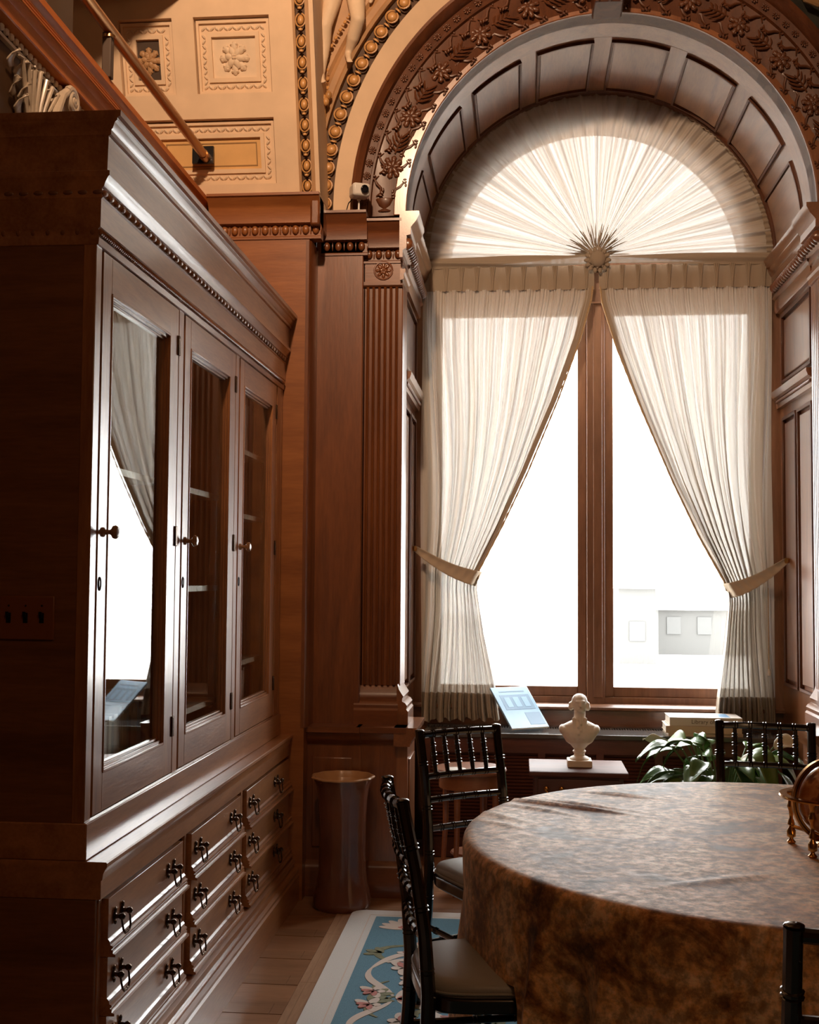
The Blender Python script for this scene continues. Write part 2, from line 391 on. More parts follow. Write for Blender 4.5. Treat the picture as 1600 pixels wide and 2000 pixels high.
# window wall with the arched opening
ww = MB(); h = 1.03
ww.box(-2.72, ACX - h, 5.66, 6.95, 0, 5.2); ww.box(ACX + h, 3.6, 5.66, 6.95, 0, 5.2)
ww.box(ACX - h, ACX + h, 6.66, 6.95, 0, 0.60)
n = 32
for i in range(n):
    a, b = PI * i / n, PI * (i + 1) / n
    x1, z1, x0, z0 = ACX + h * math.cos(a), ACZ + h * math.sin(a), ACX + h * math.cos(b), ACZ + h * math.sin(b)
    ww.prism([(x0, z0), (x1, z1), (x1, 5.2), (x0, 5.2)], 'y', 5.66, 6.95)
ww = ww.build('wall_window', 'wall_dark', smooth=20); st(ww)

# coffered, forward-leaning vault wall above the left pier
def lean(z): return -0.32 * max(0.0, z - 3.24)
def leanmap(x, y, z): return (x, y + lean(z), z)
vault = st(empty('wall_vault', (-1.4, 5.35, 3.24)), 'cream coffered vault wall above the bookcase')
m = MB(); T0, T1 = 5.35, 5.42
rows = [(3.24, 3.30, [(-2.7, -1.03)]), (3.30, 3.58, [(-2.7, -1.76), (-1.14, -1.03)]), (3.58, 3.685, [(-2.7, -1.03)]),
        (3.685, 4.0, [(-2.7, -1.845), (-1.59, -1.49), (-1.14, -1.03)]), (4.0, 4.75, [(-2.7, -1.03)])]
for z0, z1, spans in rows:
    for a, b in spans: m.box(a, b, T0, T1, z0, z1)
m.box(-2.7, -1.03, T1, T1 + 0.05, 3.24, 4.75)
m.map(leanmap).build('vault_face', 'plaster', vault)
leafbit = MB().ell((0, 0, 0), (0.012, 0.006, 0.0075), None, 6, 4)
def frame_ring(x0, x1, z0, z1, w, ya, yb, mb):
    mb.box(x0, x1, ya, yb, z0, z0 + w); mb.box(x0, x1, ya, yb, z1 - w, z1); mb.box(x0, x0 + w, ya, yb, z0 + w, z1 - w); mb.box(x1 - w, x1, ya, yb, z0 + w, z1 - w)
def flower(mb, c, R, rows_=2, y=0.0):
    for ring in range(rows_):
        rr = R * (0.66 - 0.33 * ring); npet = 8 if ring == 0 else 6
        for i in range(npet):
            a = 2 * PI * i / npet + 0.39 * ring + PI / 2
            mb.ell((c[0] + rr * math.cos(a), c[1] - 0.006 * ring * R / 0.07 + y, c[2] + rr * math.sin(a)), (R * 0.40, R * 0.17, R * 0.23), Euler((0, -a, 0)), 8, 6)
            mb.ell((c[0] + rr * 1.28 * math.cos(a + 0.16), c[1] - 0.006 * ring + y, c[2] + rr * 1.28 * math.sin(a + 0.16)), (R * 0.15, R * 0.15, R * 0.12), None, 6, 4)
            mb.ell((c[0] + rr * 1.28 * math.cos(a - 0.16), c[1] - 0.006 * ring + y, c[2] + rr * 1.28 * math.sin(a - 0.16)), (R * 0.15, R * 0.15, R * 0.12), None, 6, 4)
    for i in range(4):
        a = PI / 2 * i + 0.78; mb.ell((c[0] + R * 0.1 * math.cos(a), c[1] - R * 0.22 + y, c[2] + R * 0.1 * math.sin(a)), (R * 0.1,) * 3, None, 6, 4)
for (x0, x1, z0, z1, kind) in ((-1.49, -1.14, 3.685, 4.0, 'f'), (-1.845, -1.59, 3.685, 4.0, 'd'), (-1.76, -1.14, 3.30, 3.58, 'p')):
    e = 0.006
    fr = MB(); frame_ring(x0 + e, x1 - e, z0 + e, z1 - e, 0.012, 5.372, T1, fr); frame_ring(x0 + 0.055, x1 - 0.055, z0 + 0.055, z1 - 0.055, 0.018, 5.375, T1, fr)
    frame_ring(x0 + 0.018, x1 - 0.018, z0 + 0.018, z1 - 0.018, 0.04, 5.385, T1, fr)
    co = fr.map(leanmap).build('coffer_frame', 'plaster', vault)
    orn = MB(); p = 0.021
    cz0, cz1, cx0, cx1 = z0 + 0.037, z1 - 0.037, x0 + 0.037, x1 - 0.037
    for i in range(int((cx1 - cx0) / p) + 1):
        for zz in (cz0, cz1):
            orn.ell((cx0 + i * p, 5.383, zz), (0.013, 0.007, 0.006), Euler((0, 0.7 if i % 2 else -0.7, 0)), 6, 4)
    for i in range(1, int((cz1 - cz0) / p)):
        for xx in (cx0, cx1):
            orn.ell((xx, 5.383, cz0 + i * p), (0.006, 0.007, 0.013), Euler((0, 0.7 if i % 2 else -0.7, 0)), 6, 4)
    tag(orn.map(leanmap).build('carved_leaf_border', 'stucco', co), kind='stuff')
    b = 0.073
    ip = MB().box(x0 + b, x1 - b, 5.392, T1, z0 + b, z1 - b).map(leanmap)
    pan = ip.build('panel', {'f': 'stucco', 'd': 'dark_paint_and_shade', 'p': 'panel_gold'}[kind], co)  # the second coffer's panel is darkened: its shade is put into the colour
    if kind == 'p':
        ln = MB(); frame_ring(x0 + b + 0.02, x1 - b - 0.02, z0 + b + 0.016, z1 - b - 0.016, 0.005, 5.390, 5.393, ln); ln.map(leanmap).build('painted_line', 'ochre', co)
    else:
        fl = MB(); flower(fl, ((x0 + x1) / 2, 5.388, (z0 + z1) / 2), 0.067 if kind == 'f' else 0.055)
        fl.map(leanmap).build('carved_rosette', 'stucco' if kind == 'f' else 'moulding_tan', co)  # tan rosette in the second coffer carries the same painted shade
# vertical egg-and-dart strip at the right edge of the vault wall
egg = MB().ell((0, 0, 0), (0.016, 0.014, 0.024), None, 12, 8).mesh('egg', 'gilt')
ring = MB()
ring.tube([(0.0225 * math.cos(t), -0.004, 0.031 * math.sin(t) + 0.002) for t in [(-0.42 + i * (1 + 0.84) / 14) * PI for i in range(15)]], 0.0038, 6); ring = ring.mesh('egg_shell', 'gilt')
dart = MB().ell((0, 0, 0), (0.011, 0.006, 0.007), None, 6, 4).mesh('dart', 'gilt')
trim1 = st(empty('trim_1', (-1.0, 5.35, 3.24)), 'tall gilded egg-and-dart strip beside the coffered wall')
MB().box(-1.03, -1.018, 5.335, 5.42, 3.24, 4.75).box(-0.972, -0.955, 5.335, 5.42, 3.24, 4.75).map(leanmap).build('fillet', 'moulding_tan', trim1)
MB().box(-1.018, -0.972, 5.365, 5.42, 3.24, 4.75).map(leanmap).build('backing', 'gilt_dark', trim1)
z = 3.285
while z < 4.3:
    inst(egg, 'egg', trim1, (-0.995, 5.352 + lean(z), z)); inst(ring, 'egg_shell', trim1, (-0.995, 5.352 + lean(z), z), (0, PI, 0)); inst(dart, 'dart', trim1, (-0.995, 5.352 + lean(z), z - 0.043))
    z += 0.086
MB().box(-0.955, -0.935, 5.34, 5.66, 3.24, 4.75).map(leanmap).build('side_fillet', 'plaster', trim1)

# spandrel with concentric bands (cream, egg-and-dart, tan) on the left of the arch
def ashear(r, z): return -0.15 * max(0, z - ACZ) * max(0, min(1.3, (r - 0.98) / 0.3))
trim2 = st(empty('trim_2', (ACX, 5.6, ACZ)), 'cream and gilded bands curving around the wooden arch')
A0, A1 = PI * 0.5, PI * 1.0
MB().arc([(1.24, 5.585), (1.325, 5.585), (1.325, 5.66), (1.24, 5.66)], (ACX, ACZ), A0, A1, 40, True, ashear).build('cream_band', 'plaster', trim2)
MB().arc([(1.325, 5.60), (1.405, 5.60), (1.405, 5.66), (1.325, 5.66)], (ACX, ACZ), A0, A1, 40, True, ashear).build('egg_backing', 'gilt_dark', trim2)
MB().arc([(1.405, 5.565), (1.418, 5.56), (1.43, 5.575), (1.455, 5.57), (1.475, 5.585), (1.488, 5.57), (1.50, 5.57), (1.50, 5.66), (1.405, 5.66)], (ACX, ACZ), A0, A1, 40, True, ashear).build('tan_moulding', 'moulding_tan', trim2)
na = 24
for i in range(na):
    a = PI - 0.045 - i * 0.0615
    if a < PI / 2: break
    r = 1.364; x, z = ACX + r * math.cos(a), ACZ + r * math.sin(a); yy = 5.585 + ashear(r, z)
    inst(egg, 'egg', trim2, (x, yy, z), (0, PI - a, 0), (1.5, 1.1, 1.0)); inst(ring, 'egg_shell', trim2, (x, yy, z), (0, 2 * PI - a, 0), (1.3, 1, 0.95))
    a2 = a - 0.03; x, z = ACX + (r + 0.0) * math.cos(a2), ACZ + r * math.sin(a2)
    inst(dart, 'dart', trim2, (x, yy, z), (0, PI - a2, 0), (1.6, 1, 0.9))
# spandrel field
sp = MB()
def spf(u, v):
    z = 3.4 + 1.3 * v; x0 = -0.94; x1 = ACX - math.sqrt(max(0, 1.46 ** 2 - (z - ACZ) ** 2)) if z - ACZ < 1.46 else ACX
    x = lerp(x0, max(x1, x0 + 0.001), u); return (x, 5.60 + ashear(1.45, z), z)
sp.grid(spf, 6, 16); sp.build('spandrel_field', 'moulding_tan', trim2)
bead = MB().ell((0, 0, 0), (0.0085, 0.0085, 0.011), None, 8, 6).mesh('bead', 'gilt')
reel = MB().ell((0, 0, 0), (0.008, 0.008, 0.0025), None, 8, 6).mesh('reel', 'gilt')
z = 3.72; i = 0
while z < 4.4:
    inst(bead, 'bead', trim2, (-0.925, 5.575 + ashear(1.45, z), z)); inst(reel, 'reel', trim2, (-0.925, 5.575 + ashear(1.45, z), z + 0.017)); inst(reel, 'reel', trim2, (-0.925, 5.575 + ashear(1.45, z), z + 0.024)); z += 0.041
for i in range(12):
    a = PI - 0.37 - i * 0.027; r = 1.525; x, z = ACX + r * math.cos(a), ACZ + r * math.sin(a)
    inst(bead, 'bead', trim2, (x, 5.57 + ashear(r, z), z), (0, PI - a, 0)); a -= 0.0135; x, z = ACX + r * math.cos(a), ACZ + r * math.sin(a)
    inst(reel, 'reel', trim2, (x, 5.57 + ashear(r, z), z), (0, PI - a, 0), (1, 1, 1.6))

# dark carved wooden archivolt
trim3 = st(empty('trim_3', (ACX, 5.6, ACZ)), 'dark carved wooden archivolt with flowers and leaf sprays')
MB().arc([(0.968, 5.60), (0.985, 5.59), (1.14, 5.60), (1.145, 5.585), (1.155, 5.585), (1.16, 5.60), (1.195, 5.60), (1.20, 5.575), (1.225, 5.56), (1.24, 5.57), (1.24, 5.70), (0.968, 5.70)],
         (ACX, ACZ), 0, PI, 72, True, ashear).build('arch_band', 'carved', trim3)
fm = MB(); flower(fm, (0, 0, 0), 0.055); fm = fm.mesh('carved_flower', 'carved')
lm = MB()
lm.tube([(0.0, 0, -0.075), (0.004, -0.004, -0.02), (0.0, 0, 0.04)], [0.005, 0.005, 0.003], 6)
for s_ in (-1, 1):
    for i in range(4):
        zb = -0.06 + i * 0.026; L = 0.062 - i * 0.006
        lm.tube([(0, 0, zb), (s_ * L * 0.4, -0.006, zb + 0.012), (s_ * L * 0.85, -0.004, zb + 0.04), (s_ * L, 0, zb + 0.062)], [0.004, 0.008, 0.006, 0.0015], 6)
lm = lm.mesh('carved_leaf_spray', 'carved')
sm = MB(); flower(sm, (0, 0, 0), 0.019, 1); sm = sm.mesh('small_rosette', 'carved')
nf = 12
for i in range(nf):
    for half in (0, 1):
        a = 0.10 + i * (PI - 0.2) / nf + half * (PI - 0.2) / nf / 2
        if half == 0 and i == 0: pass
        x, z = ACX + 1.065 * math.cos(a), ACZ + 1.065 * math.sin(a); yy = 5.592 + ashear(1.065, z)
        if half: inst(fm, 'carved_flower', trim3, (x, yy, z), (0, PI / 2 - a, 0))
        else: inst(lm, 'carved_leaf_spray', trim3, (x, yy, z), (0, (PI / 2 - a) - PI / 2 * (1 if a > PI / 2 else -1) + PI * 1, 0) if False else (0, PI - a if a > PI / 2 else -a, 0), (0.75, 1, 0.85))
bm_ = MB(); bm_.tube([(-0.05, 0, 0.0), (-0.035, -0.006, 0.02), (-0.01, -0.008, 0.018), (0.008, -0.008, -0.004), (0.03, -0.006, -0.018), (0.05, 0, 0.0)], [0.003, 0.006, 0.007, 0.007, 0.006, 0.003], 6)
for q_ in (-1, 1):
    for t_ in range(3): bm_.ell((q_ * (0.018 + 0.014 * t_), -0.006, q_ * (-0.030 + 0.004 * t_)), (0.011, 0.007, 0.006), Euler((0, 0.7 * t_, 0)), 6, 5)
bm_ = bm_.mesh('carved_tendril', 'carved')
for i in range(30):
    a = 0.13 + i * (PI - 0.26) / 29
    for r_, fl_ in ((1.012, 1), (1.118, -1)):
        x, z = ACX + r_ * math.cos(a), ACZ + r_ * math.sin(a); inst(bm_, 'carved_tendril', trim3, (x, 5.595 + ashear(r_, z), z), (0, PI / 2 - a, 0), (1, 1, fl_))
for i in range(58):
    a = 0.06 + i * (PI - 0.12) / 57; x, z = ACX + 1.177 * math.cos(a), ACZ + 1.177 * math.sin(a)
    inst(sm, 'small_rosette', trim3, (x, 5.597 + ashear(1.177, z), z), (0, a, 0))
ur = MB().lathe([(0.03, 0), (0.034, 0.006), (0.012, 0.016), (0.03, 0.03), (0.046, 0.06), (0.042, 0.066)], (0, 0, 0), 14)
for s_ in (-1, 1):
    u = MB(); u.v = [(p[0] + ACX + s_ * 1.075, p[1] * 0.4 + 5.598, p[2] + ACZ + 0.02) for p in ur.v]; u.f = ur.f; u.build('carved_urn', 'carved', trim3)
key = MB().prism([(ACX - 0.075, 4.165), (ACX + 0.065, 4.165), (ACX + 0.10, 4.45), (ACX - 0.11, 4.45)], 'y', 5.44, 5.62)
key.build('keystone', 'carved', trim3, bevel=0.008)
kv = MB()
for i in range(5):
    kv.ell((ACX - 0.06 + i * 0.028, 5.435, 4.185 + 0.012 * (i % 2)), (0.016, 0.012, 0.024), None, 8, 6)
kv.build('keystone_leaf', 'carved', trim3)
# painted green spandrel on the right
trim4 = st(empty('trim_4', (1.9, 5.6, 4.2)), 'dark green painted panel with gold scroll, right of the arch')
g = MB()
def gf(u, v):
    a = lerp(0.05, PI / 2, v); r0 = 1.235; x0, z0 = ACX + r0 * math.cos(a), ACZ + r0 * math.sin(a); r1 = 2.1
    r = lerp(r0, r1, u); x, z = ACX + r * math.cos(a), ACZ + r * math.sin(a); return (x, 5.615 + ashear(r0, z0), z)
g.grid(gf, 4, 24).build('painted_field', 'green_panel', trim4)
def spiral(cx, cz, r0, turns, a0, y, sgn=1, n=30):
    return [(cx + r0 * (1 - t * 0.85) * math.cos(a0 + sgn * t * turns * 2 * PI), y, cz + r0 * (1 - t * 0.85) * math.sin(a0 + sgn * t * turns * 2 * PI)) for t in [i / n for i in range(n + 1)]]
sc = MB(); ys = 5.42
sc.tube([(1.36, ys, 4.10), (1.30, ys, 4.13), (1.27, ys, 4.18), (1.29, ys, 4.20)], [0.014, 0.016, 0.012, 0.012], 8); sc.ell((1.285, ys, 4.20), (0.017, 0.006, 0.017))
sc.tube([(1.34, ys, 4.11), (1.40, ys, 4.15), (1.42, ys, 4.25), (1.40, ys, 4.4)], [0.014, 0.022, 0.026, 0.02], 8)
sc.tube([(1.37, ys, 4.12), (1.44, ys, 4.08), (1.45, ys, 4.02), (1.42, ys, 4.0)], [0.014, 0.02, 0.016, 0.01], 8)
sc.build('painted_scroll', 'ochre', trim4)

# lit front ring, groove and panelled wooden soffit of the arch
trim5 = st(empty('trim_5', (ACX, 6.1, ACZ)), 'panelled wooden soffit inside the window arch')
MB().arc([(0.968, 5.585), (1.03, 5.585), (1.03, 5.85), (0.968, 5.85)], (ACX, ACZ), 0, PI, 72).build('front_ring', 'reveal_z', trim5, bevel=0.004)
MB().arc([(0.985, 5.885), (1.03, 5.885), (1.03, 6.66), (0.985, 6.66)], (ACX, ACZ), 0, PI, 72).build('soffit', 'reveal_y', trim5)
MB().arc([(1.0, 5.85), (1.03, 5.85), (1.03, 5.885), (1.0, 5.885)], (ACX, ACZ), 0, PI, 72).build('groove', 'carved', trim5)
MB().arc([(0.973, 6.55), (0.985, 6.54), (0.985, 6.60), (0.973, 6.585)], (ACX, ACZ), 0, PI, 72).build('inner_bead', 'carved', trim5)
for i in range(8):
    a0 = PI * i / 8 + 0.045; a1 = PI * (i + 1) / 8 - 0.045
    MB().arc([(0.976, 5.935), (0.985, 5.925), (0.987, 6.50), (0.976, 6.49)], (ACX, ACZ), a0 + 0.02, a1 - 0.02, 10).build('soffit_panel', 'reveal_y', trim5)
    pf = MB()
    for aa in (a0, a1 - 0.012):
        pf.arc([(0.970, 5.92), (0.986, 5.92), (0.986, 6.52), (0.970, 6.52)], (ACX, ACZ), aa, aa + 0.012, 2)
    for yy in (5.915, 6.51):
        pf.arc([(0.970, yy), (0.986, yy), (0.986, yy + 0.011), (0.970, yy + 0.011)], (ACX, ACZ), a0, a1, 10)
    pf.build('panel_bead', 'carved', trim5)

# reveals (jambs) on both sides of the opening, with fluted return, impost, panels and base
bead_r = MB().ell((0, 0, 0), (0.010, 0.011, 0.010), None, 8, 6).mesh('bead_small', 'reveal_z')
egg_r = MB().ell((0, 0, 0), (0.026, 0.019, 0.03), None, 10, 8).mesh('impost_egg', 'reveal_z')
for s_, X0, nm, lab in ((-1, XL, 'trim_6', 'left panelled window reveal with fluted return pilaster'), (1, XR, 'trim_7', 'right panelled window reveal with fluted return pilaster')):
    t = st(empty(nm, (X0, 6.1, 0)), lab)
    def bx(d0, d1, y0, y1, z0, z1, mb=None):
        xa, xb = X0 - s_ * d0, X0 - s_ * d1; return (mb or MB()).box(min(xa, xb), max(xa, xb), y0, y1, z0, z1)
    # d measured from the jamb plane towards the opening (negative = into the wall)
    bx(-0.045, 0.0, 5.586, 5.79, 0.88, 3.0).build('return_pilaster', 'reveal_z', t)
    for i in range(6):
        y0 = 5.588 + i * 0.034
        xa = X0 - s_ * 0.0; m = MB()
        m.prism([(xa + s_ * 0.004, y0), (xa + s_ * 0.004, y0 + 0.026), (xa - s_ * 0.006, y0 + 0.022), (xa - s_ * 0.009, y0 + 0.013), (xa - s_ * 0.006, y0 + 0.004)], 'z', 0.95, 2.88)
        m.build('reed', 'reveal_z', t)
    bx(-0.08, -0.025, 5.79, 6.84, 0.64, 3.2).build('reveal_board', 'reveal_z', t)
    for (z0, z1) in ((0.90, 2.34), (2.52, 2.90)):
        for (y0, y1) in ((5.86, 6.16), (6.20, 6.50)) if z0 < 1 else ((5.86, 6.50),):
            pm = bx(-0.03, -0.012, y0 + 0.035, y1 - 0.035, z0 + 0.035, z1 - 0.035).build('raised_panel', 'reveal_z', t, bevel=0.006)
            fr = MB(); w = 0.016
            bx(-0.03, -0.004, y0, y1, z0, z0 + w, fr); bx(-0.03, -0.004, y0, y1, z1 - w, z1, fr); bx(-0.03, -0.004, y0, y0 + w, z0 + w, z1 - w, fr); bx(-0.03, -0.004, y1 - w, y1, z0 + w, z1 - w, fr)
            fr.build('panel_frame', 'carved', t, bevel=0.004)
    # middle rail with beads
    def prof(pts): return [(X0 - s_ * d, z) for d, z in pts]
    MB().prism(prof([(-0.03, 2.40), (0.0, 2.40), (0.004, 2.42), (0.004, 2.445), (0.022, 2.455), (0.03, 2.475), (0.03, 2.49), (-0.03, 2.49)]), 'y', 5.795, 6.60).build('middle_rail', 'reveal_y', t)
    for i in range(36): inst(bead_r, 'bead_small', t, (X0 - s_ * 0.006, 5.82 + i * 0.021, 2.432))
    # impost
    MB().prism(prof([(-0.06, 2.93), (0.0, 2.93), (0.006, 2.945), (0.006, 3.0), (0.02, 3.01), (0.02, 3.085), (0.03, 3.09), (0.03, 3.125), (0.036, 3.13), (0.05, 3.155), (0.05, 3.165), (0.06, 3.175), (0.072, 3.20), (0.072, 3.214), (-0.06, 3.214)]), 'y', 5.795, 6.60).build('impost', 'reveal_y', t)
    MB().prism(prof([(-0.004, 2.985), (0.012, 2.985), (0.012, 3.02), (0.03, 3.03), (0.03, 3.09), (0.05, 3.095), (0.05, 3.13), (0.075, 3.16), (0.09, 3.19), (0.09, 3.208), (-0.004, 3.208)]), 'y', 5.50, 5.795).build('impost_return', 'reveal_y', t)
    for i in range(24): inst(egg_r, 'impost_egg', t, (X0 - s_ * (0.034 if i < 8 else 0.022), 5.53 + i * 0.043, 3.055))
    MB().prism(prof([(-0.004, 2.885), (0.014, 2.89), (0.014, 2.915), (0.022, 2.925), (0.022, 2.94), (-0.004, 2.94)]), 'y', 5.54, 5.80).build('neck_ring', 'reveal_y', t)
    # base of the return pilaster
    MB().prism(prof([(-0.004, 0.775), (0.05, 0.775), (0.05, 0.835), (0.042, 0.845), (0.045, 0.862), (0.036, 0.875), (0.022, 0.882), (0.022, 0.895), (0.028, 0.905), (0.018, 0.92), (0.006, 0.94), (0.0, 0.96), (-0.004, 0.96)]), 'y', 5.53, 5.81).build('pilaster_base', 'reveal_y', t)
    # pedestal under it
    bx(-0.004, 0.055, 5.465, 5.83, 0.0, 0.70).build('pedestal', 'reveal_z', t)
    MB().prism(prof([(-0.004, 0.69), (0.07, 0.69), (0.078, 0.715), (0.10, 0.745), (0.105, 0.775), (-0.004, 0.775)]), 'y', 5.41, 5.84).build('pedestal_cap', 'reveal_y', t)
    MB().box(*sorted((X0 - s_ * 0.055, X0 - s_ * 0.062)), 5.52, 5.78, 0.14, 0.62).build('pedestal_panel', 'reveal_z', t, bevel=0.004)
    bx(-0.004, 0.085, 5.435, 5.83, 0.0, 0.11).build('pedestal_plinth', 'reveal_y', t, bevel=0.006)
    bx(-0.12, -0.02, 5.83, 6.66, 0.0, 0.66).build('reveal_wainscot', 'reveal_z', t)

# left piers of the window wall
def molded(prof, x0, x1, name, mat, parent): return MB().prism(prof, 'x', x0, x1).build(name, mat, parent)
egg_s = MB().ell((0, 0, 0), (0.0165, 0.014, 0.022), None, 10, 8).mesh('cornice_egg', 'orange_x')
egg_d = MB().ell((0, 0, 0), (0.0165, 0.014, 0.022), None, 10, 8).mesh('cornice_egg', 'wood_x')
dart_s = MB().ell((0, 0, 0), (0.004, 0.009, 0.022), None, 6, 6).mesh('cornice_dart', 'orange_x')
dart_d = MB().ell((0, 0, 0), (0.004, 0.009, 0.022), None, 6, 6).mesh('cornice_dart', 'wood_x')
def entabl(t, x0, x1, yf, ztop, mat, eg, dr, zc=0.0):
    p = 0.075
    molded([(yf + 0.06, ztop - 0.20), (yf - 0.006, ztop - 0.20), (yf - 0.006, ztop - 0.19), (yf, ztop - 0.185), (yf, ztop - 0.135), (yf - 0.03, ztop - 0.13), (yf - 0.03, ztop - 0.06), (yf - 0.036, ztop - 0.05),
            (yf - 0.05, ztop - 0.035), (yf - 0.065, ztop - 0.015), (yf - p, ztop - 0.012), (yf - p, ztop), (yf + 0.06, ztop)], x0, x1, 'cornice', mat, t)
    k_ = int((x1 - x0) / 0.046)
    for i in range(k_):
        xx = x0 + (i + 0.5) * (x1 - x0) / k_
        inst(eg, 'cornice_egg', t, (xx, yf - 0.006, ztop - 0.157)); inst(dr, 'cornice_dart', t, (xx + 0.5 * (x1 - x0) / k_, yf - 0.004, ztop - 0.157))
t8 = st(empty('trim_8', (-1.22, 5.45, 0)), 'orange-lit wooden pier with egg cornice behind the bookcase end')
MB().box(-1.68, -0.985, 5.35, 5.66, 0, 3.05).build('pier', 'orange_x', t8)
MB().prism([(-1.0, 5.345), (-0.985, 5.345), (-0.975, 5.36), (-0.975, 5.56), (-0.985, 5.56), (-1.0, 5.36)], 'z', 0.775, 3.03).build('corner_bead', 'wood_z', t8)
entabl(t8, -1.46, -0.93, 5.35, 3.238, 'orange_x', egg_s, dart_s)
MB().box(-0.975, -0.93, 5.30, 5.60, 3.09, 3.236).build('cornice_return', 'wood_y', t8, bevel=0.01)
t9 = st(empty('trim_9', (-0.87, 5.55, 0)), 'plain dark wooden pilaster left of the fluted one')
MB().box(-0.985, -0.755, 5.53, 5.66, 0.77, 3.1).build('shaft', 'wood_z', t9, bevel=0.004)
entabl(t9, -0.96, -0.735, 5.53, 3.205, 'wood_x', egg_d, dart_d)
MB().box(-1.0, -0.735, 5.45, 5.66, 0, 0.70).build('pedestal', 'wood_z', t9)
molded([(5.6, 0.69), (5.45, 0.69), (5.44, 0.70), (5.42, 0.715), (5.41, 0.745), (5.395, 0.75), (5.395, 0.775), (5.6, 0.775)], -1.0, -0.735, 'pedestal_cap', 'wood_x', t9)
molded([(5.6, 0.0), (5.42, 0.0), (5.42, 0.13), (5.43, 0.145), (5.45, 0.16), (5.6, 0.16)], -1.0, -0.735, 'pedestal_plinth', 'wood_x', t9)
MB().box(-0.96, -0.775, 5.442, 5.46, 0.22, 0.63).build('pedestal_panel', 'wood_z', t9, bevel=0.004)
t10 = st(empty('trim_10', (-0.66, 5.6, 0)), 'fluted wooden pilaster with rosette block beside the window')
t11 = st(empty('trim_11', (1.49, 5.6, 0)), 'fluted wooden pilaster at the right edge of the window')
for t, xa, xb in ((t10, -0.752, -0.573), (t11, 1.402, 1.58)):
    MB().box(xa, xb, 5.585, 5.66, 0.9, 3.1).build('shaft', 'wood_z', t)
    for i in range(6):
        x0 = xa + 0.006 + i * (xb - xa - 0.012) / 6; w = (xb - xa - 0.012) / 6 * 0.62
        MB().prism([(x0, 5.59), (x0 + w * 0.15, 5.575), (x0 + w * 0.5, 5.57), (x0 + w * 0.85, 5.575), (x0 + w, 5.59)], 'z', 0.955, 2.86).build('reed', 'wood_z', t)
    MB().box(xa, xb, 5.572, 5.60, 2.885, 2.99).build('rosette_block', 'wood_x', t)
    molded([(5.60, 2.86), (5.575, 2.86), (5.565, 2.868), (5.565, 2.885), (5.60, 2.885)], xa - 0.005, xb + 0.005, 'neck_ring', 'wood_x', t)
    ro = MB(); cx_ = (xa + xb) / 2
    ro.tube([(cx_ + 0.043 * math.cos(a), 5.57, 2.94 + 0.043 * math.sin(a)) for a in [2 * PI * i / 24 for i in range(25)]], 0.005, 6)
    flower(ro, (cx_, 5.572, 2.94), 0.036, 2); ro.build('rosette', 'wood_x', t)
    entabl(t, xa - 0.003, xb + 0.004, 5.572, 3.175, 'wood_x', egg_d, dart_d)
    molded([(5.66, 0.775), (5.52, 0.775), (5.52, 0.84), (5.53, 0.85), (5.526, 0.865), (5.535, 0.88), (5.555, 0.89), (5.555, 0.90), (5.565, 0.92), (5.585, 0.95), (5.66, 0.95)], xa - 0.03, xb - 0.0, 'base', 'wood_x', t)
    MB().box(xa, xb + 0.0, 5.46, 5.66, 0, 0.70).build('pedestal', 'wood_z', t)
    molded([(5.6, 0.69), (5.46, 0.69), (5.45, 0.70), (5.43, 0.715), (5.42, 0.745), (5.405, 0.75), (5.405, 0.775), (5.6, 0.775)], xa, xb + 0.05, 'pedestal_cap', 'wood_x', t)
    molded([(5.6, 0.0), (5.43, 0.0), (5.43, 0.13), (5.44, 0.145), (5.46, 0.16), (5.6, 0.16)], xa, xb + 0.05, 'pedestal_plinth', 'wood_x', t)
# gallery ledge over the bookcase
t12 = st(empty('trim_12', (-1.5, 3.5, 3.1)), 'orange varnished gallery ledge running above the bookcase')
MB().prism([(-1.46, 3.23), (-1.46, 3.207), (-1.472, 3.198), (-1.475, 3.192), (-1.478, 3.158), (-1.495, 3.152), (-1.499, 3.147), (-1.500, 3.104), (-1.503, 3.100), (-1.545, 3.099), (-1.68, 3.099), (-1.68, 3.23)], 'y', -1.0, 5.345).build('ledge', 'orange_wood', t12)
for i in range(3): MB().box(-1.478, -1.4735 + 0.001, -1.0, 5.33, 3.163 + i * 0.010, 3.168 + i * 0.010).build('reed', 'orange_wood', t12)
tag(MB().box(-1.72, -1.60, 3.75, 3.98, 3.20, 5.2).build('trim_13', 'dark_paint_and_shade'), kind='structure')

st(MB().box(-1.70, -1.52, 2.2, 5.10, 4.09, 5.2).build('trim_14', 'ceiling_paint'), 'unseen beam added to shade the gallery coffers')  # out-of-frame beam, put in only to shade the left coffer

# window: frame, sashes, panes
win = st(empty('window_1', (ACX, 6.74, 0.75)), 'arched double window with brown wooden frame')
CX = 0.42
f = MB(); f.box(XL - 0.03, XL + 0.085, 6.625, 6.82, 0.765, 3.22); f.box(XR - 0.085, XR + 0.03, 6.625, 6.82, 0.765, 3.22); f.box(XL, XR, 6.70, 6.82, 0.735, 0.80)
f.build('frame', 'frame_wood', win)
MB().box(XL - 0.02, XR + 0.02, 6.627, 6.83, 3.02, 3.24).build('transom', 'frame_wood', win)
MB().arc([(0.83, 6.624), (1.035, 6.624), (1.035, 6.82), (0.83, 6.82)], (ACX, ACZ), 0, PI, 48).build('arched_frame', 'frame_wood', win)
m = MB().box(CX - 0.05, CX + 0.05, 6.69, 6.84, 0.76, 3.1); m.box(CX - 0.015, CX + 0.035, 6.675, 6.70, 0.80, 3.05); m.build('mullion', 'frame_wood', win, bevel=0.004)
